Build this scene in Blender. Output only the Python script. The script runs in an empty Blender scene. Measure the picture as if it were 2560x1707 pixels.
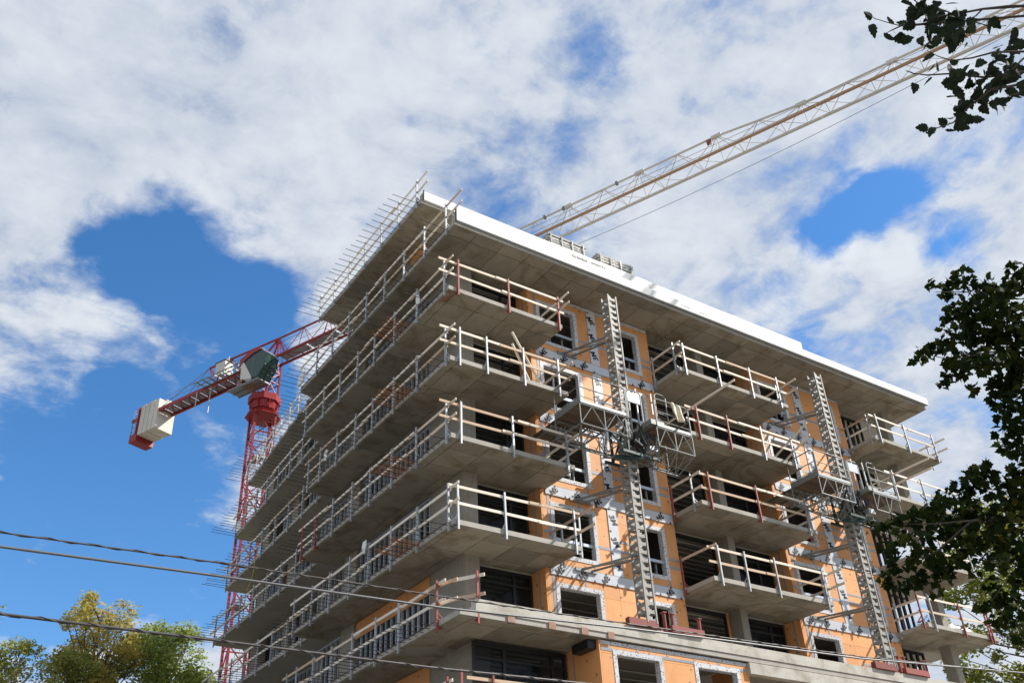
import bpy, math, random
import numpy as np
from mathutils import Matrix, Vector
rnd = random.Random(7)
nrg = np.random.default_rng(11)
SC = bpy.context.scene
COL = SC.collection
# ------------------------------------------------------------------ camera
cam_d = bpy.data.cameras.new("camera")
cam = bpy.data.objects.new("camera", cam_d)
COL.objects.link(cam)
CR, CU, CF = (0.830397, -0.555296, -0.045683), (-0.276162, -0.481411, 0.831852), (0.483917, 0.678152, 0.553113)
cam.matrix_world = Matrix(((CR[0], CU[0], -CF[0], -14.5796), (CR[1], CU[1], -CF[1], -24.1246),
                           (CR[2], CU[2], -CF[2], -0.0449), (0, 0, 0, 1)))
cam_d.sensor_width = 36
cam_d.lens = 2438.26 / 2560 * 36
cam_d.clip_start = 0.2
cam_d.clip_end = 4000
SC.camera = cam
# ------------------------------------------------------------------ light
SUNV = Vector((1.02, -0.53, 1.0)).normalized()
EL = math.asin(SUNV.z)
sun_d = bpy.data.lights.new("sun", 'SUN')
sun_d.energy = 5.0
sun_d.angle = math.radians(0.5)
sun_d.color = (1.0, 0.94, 0.86)
sun = bpy.data.objects.new("sun", sun_d)
COL.objects.link(sun)
sun.rotation_euler = SUNV.to_track_quat('Z', 'Y').to_euler()
sun.location = (40, -30, 60)
SC.view_settings.view_transform = 'Standard'
SC.view_settings.look = 'None'
SC.view_settings.gamma = 1
SC.view_settings.use_curve_mapping = False
EXPO = 0.55
SC.view_settings.exposure = EXPO
SC.cycles.max_bounces = 6
SC.cycles.diffuse_bounces = 4
SC.cycles.transparent_max_bounces = 12
SC.cycles.caustics_reflective = False
SC.cycles.caustics_refractive = False
# ------------------------------------------------------------------ sky with clouds
BLUE = [[0.1077,0.7995,0.5909,0.0451,1.0],[0.1579,0.7839,0.6004,0.0492,1.0],[0.2235,0.7752,0.5908,0.041,1.1],[0.2789,0.7574,0.5903,0.0328,0.9],[0.2264,0.8032,0.5511,0.0451,0.8],[0.1373,0.8118,0.5675,0.0369,0.7],[0.0795,0.7956,0.6006,0.0246,0.5],[0.2618,0.7896,0.5551,0.0369,0.7],[0.0875,0.8445,0.5283,0.0615,0.22],[0.1543,0.8419,0.5171,0.0615,0.3],[0.0823,0.8783,0.4709,0.0615,0.3],[0.2108,0.8413,0.4977,0.0451,0.3],[0.1477,0.8818,0.4479,0.0615,0.38],[0.2718,0.8218,0.5008,0.0492,0.8],[0.2199,0.8877,0.4045,0.0738,1.0],[0.1273,0.9074,0.4006,0.0738,0.95],[0.1926,0.9168,0.3498,0.082,1.0],[0.1188,0.9381,0.3254,0.082,1.0],[0.2825,0.8974,0.3388,0.0492,0.8],[0.2943,0.815,0.4992,0.0328,0.6],[0.0414,0.8317,0.5537,0.0287,0.3],[0.6907,0.3828,0.6135,0.0287,1.1],[0.6854,0.4176,0.5966,0.0246,1.0],[0.7115,0.3548,0.6065,0.0287,0.95],[0.7139,0.3812,0.5874,0.0205,0.6],[0.6911,0.4391,0.5741,0.0205,0.7],[0.6736,0.4444,0.5906,0.0164,0.6],[0.7269,0.3322,0.6011,0.0205,0.5],[0.7592,0.3196,0.5669,0.0246,0.4],[0.4428,0.4513,0.7747,0.0205,0.28],[0.465,0.4778,0.7453,0.0246,0.32],[0.4399,0.4821,0.7577,0.0164,0.2],[0.762,0.3451,0.548,0.0246,0.6],[0.784,0.3355,0.5222,0.0205,0.4],[0.6717,0.5027,0.5442,0.0246,0.4],[0.4763,0.6086,0.6346,0.0287,0.5],[0.7263,0.2797,0.6279,0.0369,0.35],[0.6553,0.3625,0.6627,0.0246,0.3],[0.3801,0.5271,0.7601,0.0246,0.3],[0.3127,0.6889,0.654,0.0246,0.3],[0.3406,0.6086,0.7167,0.0123,0.4],[0.3457,0.65,0.6767,0.0123,0.35],[0.6975,0.4971,0.5162,0.0205,0.5],[0.5906,0.3937,0.7044,0.0246,0.3],[0.5371,0.5025,0.6776,0.0246,0.2],[0.5427,0.4551,0.706,0.0246,0.2],[0.1796,0.748,0.639,0.0246,0.35],[0.2236,0.7359,0.6391,0.0205,0.35]]
WHITE = [[0.1406,0.8518,0.5047,0.0287,0.35],[0.0926,0.8535,0.5128,0.0246,0.3],[0.2054,0.8106,0.5483,0.0205,1.1],[0.2254,0.8127,0.5374,0.0144,0.8],[0.1914,0.8434,0.5021,0.0205,0.3],[0.2662,0.8811,0.3908,0.0246,1.5],[0.1717,0.764,0.6219,0.0164,0.5],[0.2213,0.7476,0.6262,0.0185,0.7],[0.2542,0.7445,0.6173,0.0164,0.6],[0.2989,0.713,0.6342,0.0328,0.6],[0.6768,0.369,0.637,0.0205,0.5],[0.7589,0.3978,0.5156,0.0533,0.3],[0.0872,0.774,0.6271,0.0328,0.5],[0.0354,0.8067,0.5899,0.0328,0.5],[0.0632,0.6834,0.7273,0.0902,0.35],[0.0262,0.7438,0.6679,0.0738,0.3],[0.1785,0.681,0.7102,0.0615,0.25],[0.4381,0.4512,0.7775,0.0082,0.1]]
class NT:
    """small wrapper to write node trees in few lines"""
    def __init__(s, tree):
        s.t = tree
        s.n = tree.nodes
    def node(s, typ, **kw):
        x = s.n.new(typ)
        for k, v in kw.items():
            setattr(x, k, v)
        return x
    def link(s, a, b):
        s.t.links.new(a, b)
    def val(s, sock, v):
        if hasattr(v, 'is_linked') or isinstance(v, bpy.types.NodeSocket):
            s.link(v, sock)
        else:
            sock.default_value = v
    def math(s, op, a, b=0.0, c=None, clamp=False):
        m = s.node('ShaderNodeMath', operation=op, use_clamp=clamp)
        s.val(m.inputs[0], a)
        s.val(m.inputs[1], b)
        if c is not None:
            s.val(m.inputs[2], c)
        return m.outputs[0]
    def vmath(s, op, a, b=None):
        m = s.node('ShaderNodeVectorMath', operation=op)
        s.val(m.inputs[0], a)
        if b is not None:
            s.val(m.inputs[1], b)
        return m.outputs['Value'] if op in ('DISTANCE', 'LENGTH', 'DOT_PRODUCT') else m.outputs[0]
    def noise(s, vec, scale, detail=4, rough=0.55, dist=0.0, lac=2.0):
        m = s.node('ShaderNodeTexNoise')
        if vec is not None:
            s.link(vec, m.inputs['Vector'])
        m.inputs['Scale'].default_value = scale
        m.inputs['Detail'].default_value = detail
        m.inputs['Roughness'].default_value = rough
        m.inputs['Lacunarity'].default_value = lac
        m.inputs['Distortion'].default_value = dist
        return m.outputs[0]
    def ramp(s, fac, stops):
        m = s.node('ShaderNodeValToRGB')
        s.link(fac, m.inputs[0])
        e = m.color_ramp.elements
        while len(e) < len(stops):
            e.new(0.5)
        for i, (p, c) in enumerate(stops):
            e[i].position = p
            e[i].color = (c[0], c[1], c[2], 1) if not isinstance(c, (int, float)) else (c, c, c, 1)
        return m.outputs[0]
    def mix(s, fac, a, b, blend='MIX'):
        m = s.node('ShaderNodeMix', data_type='RGBA', blend_type=blend)
        s.val(m.inputs[0], fac)
        s.val(m.inputs[6], a if not isinstance(a, tuple) else (*a[:3], 1))
        s.val(m.inputs[7], b if not isinstance(b, tuple) else (*b[:3], 1))
        return m.outputs[2]
    def smooth(s, x, lo, hi):
        m = s.node('ShaderNodeMapRange', interpolation_type='SMOOTHSTEP')
        s.link(x, m.inputs[0])
        m.inputs[1].default_value = lo
        m.inputs[2].default_value = hi
        return m.outputs[0]

world = bpy.data.worlds.new("World")
SC.world = world
world.use_nodes = True
w = NT(world.node_tree)
w.n.clear()
SKY_STRENGTH = 0.08
sky = w.node('ShaderNodeTexSky', sky_type='NISHITA', sun_disc=False, sun_elevation=EL,
             sun_rotation=math.atan2(SUNV.x, SUNV.y), altitude=100, air_density=1.0, dust_density=0.25, ozone_density=4.0)
co = w.node('ShaderNodeTexCoord').outputs['Generated']
dirn = w.vmath('NORMALIZE', co)
sep = w.node('ShaderNodeSeparateXYZ')
w.link(dirn, sep.inputs[0])
# clouds live on a high flat layer: the direction is cut with that layer
hz = w.math('MAXIMUM', w.math('ADD', sep.outputs[2], 0.12), 0.06)
cx = w.node('ShaderNodeCombineXYZ')
w.link(w.math('DIVIDE', sep.outputs[0], hz), cx.inputs[0])
w.link(w.math('DIVIDE', sep.outputs[1], hz), cx.inputs[1])
layer = cx.outputs[0]
wq = w.node('ShaderNodeTexNoise')
w.link(layer, wq.inputs['Vector'])
wq.inputs['Scale'].default_value = 5.0
wq.inputs['Detail'].default_value = 5
wsc = w.node('ShaderNodeVectorMath', operation='SCALE')
w.link(w.vmath('SUBTRACT', wq.outputs[1], (0.5, 0.5, 0.5)), wsc.inputs[0])
wsc.inputs['Scale'].default_value = 0.09
lay2 = w.vmath('ADD', layer, wsc.outputs[0])
big = w.noise(layer, 1.4, 3, 0.5, 0.3)
mid = w.noise(lay2, 4.6, 10, 0.60, 0.0)
fine = w.noise(lay2, 13.0, 8, 0.62, 0.0)
wob = w.node('ShaderNodeTexNoise')
w.link(dirn, wob.inputs['Vector'])
wob.inputs['Scale'].default_value = 7.0
wob.inputs['Detail'].default_value = 6
off = w.vmath('SUBTRACT', wob.outputs[1], (0.5, 0.5, 0.5))
offs = w.node('ShaderNodeVectorMath', operation='SCALE')
w.link(off, offs.inputs[0])
offs.inputs['Scale'].default_value = 0.13
dwarp = w.vmath('ADD', dirn, offs.outputs[0])
def blobs(lst):
    tot = None
    for x, y, z, r, k in lst:
        d = w.vmath('DISTANCE', dwarp, (x, y, z))
        g = w.math('DIVIDE', d, r)
        g = w.math('MULTIPLY', w.math('POWER', 2.718, w.math('MULTIPLY', w.math('MULTIPLY', g, g), -1.0)), k)
        tot = g if tot is None else w.math('ADD', tot, g)
    return tot
gap = w.math('MINIMUM', blobs(BLUE), 1.25)
puff = blobs(WHITE)
cov = w.math('ADD', w.math('MULTIPLY', w.math('SUBTRACT', mid, 0.5), 3.9), 0.98)
cov = w.math('ADD', cov, w.math('MULTIPLY', w.math('SUBTRACT', big, 0.5), 1.0))
cov = w.math('ADD', cov, w.math('MULTIPLY', w.math('SUBTRACT', fine, 0.5), 1.7))
cov = w.math('SUBTRACT', cov, w.math('MULTIPLY', gap, 1.3))
cov = w.math('ADD', cov, w.math('MULTIPLY', puff, 0.75))
alpha = w.smooth(cov, -0.25, 1.0)
thick = w.smooth(w.math('ADD', w.math('MULTIPLY', cov, 0.35), w.math('MULTIPLY', w.math('SUBTRACT', big, 0.5), 1.6)), 0.0, 0.8)
shade = w.smooth(w.math('ADD', w.math('MULTIPLY', fine, 0.4), w.math('MULTIPLY', mid, 0.6)), 0.36, 0.66)
k = 1.0 / (SKY_STRENGTH * 2 ** EXPO)
light = w.mix(shade, (0.50 * k, 0.57 * k, 0.69 * k), (0.84 * k, 0.875 * k, 0.92 * k))
light = w.mix(w.math('MULTIPLY', thick, 0.35), light, (0.62 * k, 0.68 * k, 0.77 * k))
hsv = w.node('ShaderNodeHueSaturation')
hsv.inputs['Saturation'].default_value = 1.22
hsv.inputs['Value'].default_value = 1.66
w.link(sky.outputs[0], hsv.inputs['Color'])
skymix = w.mix(w.math('MULTIPLY', alpha, 0.97), hsv.outputs[0], light)
bg = w.node('ShaderNodeBackground')
bg.inputs['Strength'].default_value = SKY_STRENGTH
w.link(skymix, bg.inputs['Color'])
wo = w.node('ShaderNodeOutputWorld')
w.link(bg.outputs[0], wo.inputs['Surface'])
# ------------------------------------------------------------------ materials
def new_mat(name, rough=0.8, metal=0.0):
    m = bpy.data.materials.new(name)
    m.use_nodes = True
    t = NT(m.node_tree)
    b = t.n['Principled BSDF']
    b.inputs['Roughness'].default_value = rough
    b.inputs['Specular IOR Level'].default_value = 0.35
    b.inputs['Metallic'].default_value = metal
    return m, t, b
def pos(t):
    return t.node('ShaderNodeNewGeometry').outputs['Position']
def orand(t):
    return t.node('ShaderNodeObjectInfo').outputs['Random']
def bump(t, b, h, strength=0.3, dist=0.02):
    n = t.node('ShaderNodeBump')
    n.inputs['Strength'].default_value = strength
    n.inputs['Distance'].default_value = dist
    t.link(h, n.inputs['Height'])
    t.link(n.outputs[0], b.inputs['Normal'])
def paint(name, col, rough=0.5, metal=0.0, wear=0.25, var=0.12, wear_col=None, scale=6.0):
    """flat colour broken by patchy dirt and a per object tint"""
    m, t, b = new_mat(name, rough, metal)
    p = pos(t)
    n1 = t.noise(p, scale, 5, 0.6)
    n2 = t.noise(p, scale * 7, 4, 0.6)
    dark = wear_col or tuple(c * 0.55 for c in col)
    c = t.mix(t.math('MULTIPLY', t.smooth(n1, 0.45, 0.75), wear), tuple(col), dark)
    v = t.math('ADD', t.math('MULTIPLY', orand(t), 2 * var), 1 - var)
    v = t.math('MULTIPLY', v, t.math('ADD', t.math('MULTIPLY', n2, 0.3), 0.85))
    s = t.node('ShaderNodeVectorMath', operation='SCALE')
    t.link(c, s.inputs[0])
    t.link(v, s.inputs['Scale'])
    t.link(s.outputs[0], b.inputs['Base Color'])
    bump(t, b, n2, 0.15, 0.01)
    return m
def concrete(name, col, stain, var=0.16, board=False, stain_k=0.6):
    m, t, b = new_mat(name, 0.88)
    p = pos(t)
    n1 = t.noise(p, 0.8, 8, 0.66, 0.9)
    n2 = t.noise(p, 2.6, 7, 0.68, 0.6)
    n3 = t.noise(p, 22, 4, 0.7)
    c = t.mix(t.math('MULTIPLY', t.smooth(n1, 0.42, 0.72), stain_k), tuple(col), stain)
    c = t.mix(t.math('MULTIPLY', t.smooth(n2, 0.5, 0.8), 0.45), c, tuple(x * 0.6 for x in col))
    v = t.math('ADD', t.math('MULTIPLY', orand(t), 2 * var), 1 - var)
    v = t.math('MULTIPLY', v, t.math('ADD', t.math('MULTIPLY', n3, 0.5), 0.75))
    if board:   # upright board marks of the column forms
        sp = t.node('ShaderNodeSeparateXYZ')
        t.link(p, sp.inputs[0])
        u = t.math('MULTIPLY', t.math('ADD', sp.outputs[0], sp.outputs[1]), 5.0)
        g = t.math('ABSOLUTE', t.math('SUBTRACT', t.math('FRACT', u), 0.5))
        v = t.math('MULTIPLY', v, t.math('ADD', t.math('MULTIPLY', t.smooth(g, 0.0, 0.08), 0.22), 0.78))
    s = t.node('ShaderNodeVectorMath', operation='SCALE')
    t.link(c, s.inputs[0])
    t.link(v, s.inputs['Scale'])
    t.link(s.outputs[0], b.inputs['Base Color'])
    bump(t, b, t.math('ADD', n2, t.math('MULTIPLY', n3, 0.6)), 0.35, 0.02)
    return m
def speckled(name, col, speck, scale, lo, rough=0.6, stretch=(1, 1, 1), hazy=None):
    """sheet printed or dotted with small dark marks (fasteners, print)"""
    m, t, b = new_mat(name, rough)
    p = t.vmath('MULTIPLY', pos(t), stretch)
    v = t.node('ShaderNodeTexVoronoi', feature='F1')
    t.link(p, v.inputs['Vector'])
    v.inputs['Scale'].default_value = scale
    d = t.math('SUBTRACT', 1.0, t.smooth(v.outputs['Distance'], lo * 0.6, lo))
    n = t.noise(pos(t), 0.9, 5, 0.6, 0.4)
    n2 = t.noise(pos(t), 12, 4, 0.6)
    c = t.mix(t.math('MULTIPLY', t.smooth(n, 0.45, 0.75), 0.5), tuple(col), tuple(hazy or [x * 0.75 for x in col]))
    vv = t.math('MULTIPLY', t.math('ADD', t.math('MULTIPLY', orand(t), 0.16), 0.92), t.math('ADD', t.math('MULTIPLY', n2, 0.2), 0.9))
    s = t.node('ShaderNodeVectorMath', operation='SCALE')
    t.link(c, s.inputs[0])
    t.link(vv, s.inputs['Scale'])
    t.link(t.mix(t.math('MULTIPLY', d, 0.85), s.outputs[0], speck), b.inputs['Base Color'])
    bump(t, b, n, 0.25, 0.05)
    return m
def lumber_mat():
    m, t, b = new_mat('lumber', 0.75)
    p = t.vmath('MULTIPLY', pos(t), (3, 3, 40))
    g = t.noise(p, 2.0, 4, 0.6, 0.6)
    r = orand(t)
    base = t.ramp(r, [(0.0, (0.55, 0.40, 0.26)), (0.25, (0.78, 0.69, 0.57)), (0.8, (0.86, 0.80, 0.70)), (1.0, (0.48, 0.31, 0.19))])
    c = t.mix(t.math('MULTIPLY', t.smooth(g, 0.45, 0.8), 0.45), base, (0.30, 0.19, 0.11))
    t.link(c, b.inputs['Base Color'])
    return m
def leaf_mat(name, stops, trans=0.35):
    m, t, b = new_mat(name, 0.75)
    b.inputs['Specular IOR Level'].default_value = 0.08
    r = t.node('ShaderNodeNewGeometry').outputs['Random Per Island']
    o = orand(t)
    n = t.noise(pos(t), 0.7, 3)
    f = t.math('ADD', t.math('MULTIPLY', r, 0.55), t.math('MULTIPLY', n, 0.55))
    f = t.math('ADD', f, t.math('MULTIPLY', t.math('SUBTRACT', o, 0.5), 0.3))
    c = t.ramp(f, stops)
    t.link(c, b.inputs['Base Color'])
    tr = t.node('ShaderNodeBsdfTranslucent')
    t.link(c, tr.inputs['Color'])
    mx = t.node('ShaderNodeMixShader')
    mx.inputs[0].default_value = trans
    t.link(b.outputs[0], mx.inputs[1])
    t.link(tr.outputs[0], mx.inputs[2])
    t.link(mx.outputs[0], t.n['Material Output'].inputs['Surface'])
    return m
def glass_mat():
    m, t, b = new_mat('window_glass', 0.05)
    b.inputs['Base Color'].default_value = (0.02, 0.025, 0.03, 1)
    tr = t.node('ShaderNodeBsdfTransparent')
    tr.inputs[0].default_value = (0.78, 0.8, 0.8, 1)
    mx = t.node('ShaderNodeMixShader')
    mx.inputs[0].default_value = 0.22
    t.link(tr.outputs[0], mx.inputs[1])
    t.link(b.outputs[0], mx.inputs[2])
    t.link(mx.outputs[0], t.n['Material Output'].inputs['Surface'])
    return m
M = {}
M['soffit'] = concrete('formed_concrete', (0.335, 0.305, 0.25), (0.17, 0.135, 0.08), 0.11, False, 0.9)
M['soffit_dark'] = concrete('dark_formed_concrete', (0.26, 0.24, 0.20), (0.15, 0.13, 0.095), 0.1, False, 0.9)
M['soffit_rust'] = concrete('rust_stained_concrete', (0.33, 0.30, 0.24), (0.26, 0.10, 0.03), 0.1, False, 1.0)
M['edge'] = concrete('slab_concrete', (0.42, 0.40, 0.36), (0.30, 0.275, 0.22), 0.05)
M['column'] = concrete('column_concrete', (0.32, 0.30, 0.26), (0.23, 0.205, 0.15), 0.1, True)
M['ledge'] = concrete('ledge_concrete', (0.54, 0.52, 0.47), (0.33, 0.30, 0.24), 0.05, False, 0.9)
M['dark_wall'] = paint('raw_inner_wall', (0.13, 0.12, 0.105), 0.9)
M['orange'] = speckled('orange_sheathing', (0.73, 0.35, 0.14), (0.20, 0.12, 0.07), 2.6, 0.17, 0.6, (1, 1, 1), (0.60, 0.25, 0.075))
M['tape'] = paint('grey_joint_tape', (0.33, 0.35, 0.38), 0.45)
M['membrane'] = speckled('air_barrier_membrane', (0.58, 0.62, 0.68), (0.12, 0.12, 0.14), 5.5, 0.06, 0.35, (1, 1, 1), (0.5, 0.54, 0.6))
M['perforated'] = speckled('printed_window_flashing', (0.62, 0.63, 0.65), (0.05, 0.05, 0.06), 10.0, 0.36, 0.4, (1.0, 1.0, 1.6))
M['insul'] = paint('white_foam_board', (0.83, 0.85, 0.85), 0.7, 0, 0.15, 0.05)
M['galv'] = paint('galvanized_steel', (0.40, 0.42, 0.44), 0.5, 0.4, 0.3, 0.12)
M['stud'] = paint('steel_stud', (0.50, 0.58, 0.68), 0.4, 0.2, 0.3, 0.2)
M['redpost'] = paint('red_post_paint', (0.30, 0.075, 0.065), 0.55, 0, 0.5, 0.25, (0.2, 0.1, 0.07))
M['lumber'] = lumber_mat()
M['rebar'] = paint('dark_rebar', (0.085, 0.07, 0.065), 0.7, 0.3, 0.4, 0.3)
M['rust'] = paint('rusty_rebar', (0.44, 0.18, 0.065), 0.8, 0.1, 0.3, 0.25)
M['black'] = paint('black_window_frame', (0.018, 0.019, 0.022), 0.4)
M['glass'] = glass_mat()
M['print'] = paint('black_print', (0.015, 0.016, 0.02), 0.5, 0, 0.0, 0.0)
M['tan'] = paint('tan_sheathing', (0.22, 0.15, 0.08), 0.8)
M['cranered'] = paint('crane_red_paint', (0.27, 0.017, 0.020), 0.42, 0, 0.25, 0.08)
M['cranewhite'] = paint('crane_cream_paint', (0.62, 0.60, 0.54), 0.5, 0, 0.3, 0.06)
M['cranerust'] = paint('crane_rusty_chord', (0.42, 0.25, 0.14), 0.6, 0, 0.5, 0.06, (0.5, 0.38, 0.25))
M['cwt'] = concrete('counterweight_concrete', (0.62, 0.60, 0.54), (0.45, 0.43, 0.36), 0.07)
M['grate'] = paint('grey_walkway_grating', (0.24, 0.26, 0.29), 0.6, 0.4)
M['mastgrey'] = paint('mast_grey_paint', (0.31, 0.305, 0.285), 0.6, 0.1, 0.45, 0.08)
M['stackgrey'] = paint('grey_panel', (0.42, 0.42, 0.40), 0.7, 0, 0.3, 0.2)
M['brick'] = paint('faded_brick', (0.34, 0.20, 0.14), 0.9, 0, 0.5, 0.1, (0.42, 0.38, 0.33))
M['channel'] = paint('bright_ceiling_channel', (0.70, 0.70, 0.68), 0.6, 0, 0.3, 0.15)
M['dullgalv'] = paint('dull_galvanized', (0.27, 0.285, 0.29), 0.55, 0.3, 0.4, 0.2)
M['deckdark'] = paint('weathered_deck', (0.16, 0.12, 0.085), 0.85, 0, 0.5, 0.3)
M['green'] = paint('dark_green_paint', (0.022, 0.055, 0.048), 0.45, 0, 0.4, 0.15)
M['steel'] = paint('worn_platform_steel', (0.24, 0.25, 0.24), 0.55, 0.3, 0.4, 0.15)
M['cabglass'] = paint('dark_green_cab_glass', (0.035, 0.075, 0.07), 0.04, 0, 0.0, 0.0)
M['plastic'] = paint('white_plastic', (0.78, 0.79, 0.78), 0.5, 0, 0.1, 0.05)
M['cloth'] = paint('cream_cloth', (0.70, 0.64, 0.50), 0.9, 0, 0.3, 0.05)
M['cable'] = paint('cable_sheath', (0.09, 0.085, 0.085), 0.5, 0.2)
M['cablegrey'] = paint('grey_cable_sheath', (0.14, 0.145, 0.15), 0.45, 0.3)
M['yellow'] = paint('yellow_rope', (0.55, 0.48, 0.03), 0.8)
M['bark'] = paint('bark', (0.10, 0.085, 0.07), 0.9, 0, 0.5, 0.1)
M['palebark'] = paint('pale_bark', (0.36, 0.34, 0.29), 0.85, 0, 0.5, 0.1)
M['leafdark'] = leaf_mat('maple_leaves', [(0.2, (0.010, 0.020, 0.005)), (0.55, (0.017, 0.032, 0.007)), (0.72, (0.04, 0.05, 0.009)), (0.9, (0.13, 0.09, 0.012)), (1.0, (0.2, 0.12, 0.015))], 0.25)
M['leafpop'] = leaf_mat('poplar_leaves', [(0.2, (0.014, 0.024, 0.016)), (0.6, (0.024, 0.038, 0.022)), (1.0, (0.045, 0.058, 0.04))], 0.08)
M['leafyel'] = leaf_mat('autumn_leaves', [(0.15, (0.25, 0.27, 0.08)), (0.45, (0.40, 0.38, 0.11)), (0.75, (0.52, 0.43, 0.11)), (1.0, (0.58, 0.38, 0.10))], 0.5)
M['leafolive'] = leaf_mat('olive_leaves', [(0.15, (0.20, 0.24, 0.07)), (0.55, (0.32, 0.35, 0.10)), (1.0, (0.50, 0.44, 0.11))], 0.5)
M['leafgrn'] = leaf_mat('green_leaves', [(0.15, (0.22, 0.28, 0.07)), (0.55, (0.36, 0.43, 0.12)), (1.0, (0.52, 0.50, 0.13))], 0.5)
M['leaflime'] = leaf_mat('lime_leaves', [(0.2, (0.13, 0.17, 0.03)), (0.6, (0.25, 0.27, 0.04)), (1.0, (0.36, 0.27, 0.04))], 0.45)
M['ground'] = concrete('gravel_ground', (0.19, 0.175, 0.15), (0.09, 0.085, 0.06), 0.0)
# ------------------------------------------------------------------ object helpers
WM = {}
CUBE = {}
def link(o, parent=None, mw=None):
    mw = mw or Matrix.Identity(4)
    COL.objects.link(o)
    if parent is not None:
        o.parent = parent
        o.matrix_parent_inverse = WM[parent.name].inverted()
    o.matrix_basis = mw
    WM[o.name] = mw
    return o
def thing(name, label, cat, loc, group=None):
    o = bpy.data.objects.new(name, None)
    o.empty_display_size = 0.3
    link(o, None, Matrix.Translation(loc))
    return tag(o, label, cat, group)
def tag(o, label, cat, group=None):
    o['label'] = label
    o['category'] = cat
    if group:
        o['group'] = group
    return o
def part(name, parent, loc=None):
    o = bpy.data.objects.new(name, None)
    o.empty_display_size = 0.2
    return link(o, parent, Matrix.Translation(loc) if loc is not None else WM[parent.name].copy())
def cube_mesh(mat):
    if mat not in CUBE:
        me = bpy.data.meshes.new('block_' + mat)
        v = [(x, y, z) for z in (-.5, .5) for y in (-.5, .5) for x in (-.5, .5)]
        me.from_pydata(v, [], [(0, 2, 3, 1), (4, 5, 7, 6), (0, 1, 5, 4), (2, 6, 7, 3), (0, 4, 6, 2), (1, 3, 7, 5)])
        me.materials.append(M[mat])
        CUBE[mat] = me
    return CUBE[mat]
def box(name, mat, parent, x0, y0, z0, x1, y1, z1):
    o = bpy.data.objects.new(name, cube_mesh(mat))
    mw = Matrix.Translation(((x0 + x1) / 2, (y0 + y1) / 2, (z0 + z1) / 2)) @ Matrix.Diagonal((x1 - x0, y1 - y0, z1 - z0, 1))
    return link(o, parent, mw)
def frame_for(p, q, up=(0, 0, 1)):
    p, q = Vector(p), Vector(q)
    d = q - p
    L = d.length
    d.normalize()
    u = Vector(up)
    if abs(d.dot(u)) > 0.99:
        u = Vector((0, 1, 0))
    x = u.cross(d).normalized()
    y = d.cross(x)
    return Matrix(((x.x, y.x, d.x, 0), (x.y, y.y, d.y, 0), (x.z, y.z, d.z, 0), (0, 0, 0, 1))), L
def bar(name, mat, parent, p, q, w, h=None, up=(0, 0, 1)):
    """straight bar from p to q, w wide and h high"""
    R, L = frame_for(p, q, up)
    o = bpy.data.objects.new(name, cube_mesh(mat))
    mw = Matrix.Translation((Vector(p) + Vector(q)) / 2) @ R @ Matrix.Diagonal((w, h or w, L, 1))
    return link(o, parent, mw)
TUBE = {}
def rod(name, mat, parent, p, q, r, n=8):
    if (mat, n) not in TUBE:
        me = bpy.data.meshes.new('tube_' + mat)
        v = [(math.cos(6.28318 * i / n), math.sin(6.28318 * i / n), z) for z in (-.5, .5) for i in range(n)]
        f = [(i, (i + 1) % n, n + (i + 1) % n, n + i) for i in range(n)] + [tuple(range(n))[::-1], tuple(range(n, 2 * n))]
        me.from_pydata(v, [], f)
        me.materials.append(M[mat])
        TUBE[(mat, n)] = me
    R, L = frame_for(p, q)
    o = bpy.data.objects.new(name, TUBE[(mat, n)])
    return link(o, parent, Matrix.Translation((Vector(p) + Vector(q)) / 2) @ R @ Matrix.Diagonal((r, r, L, 1)))
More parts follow.
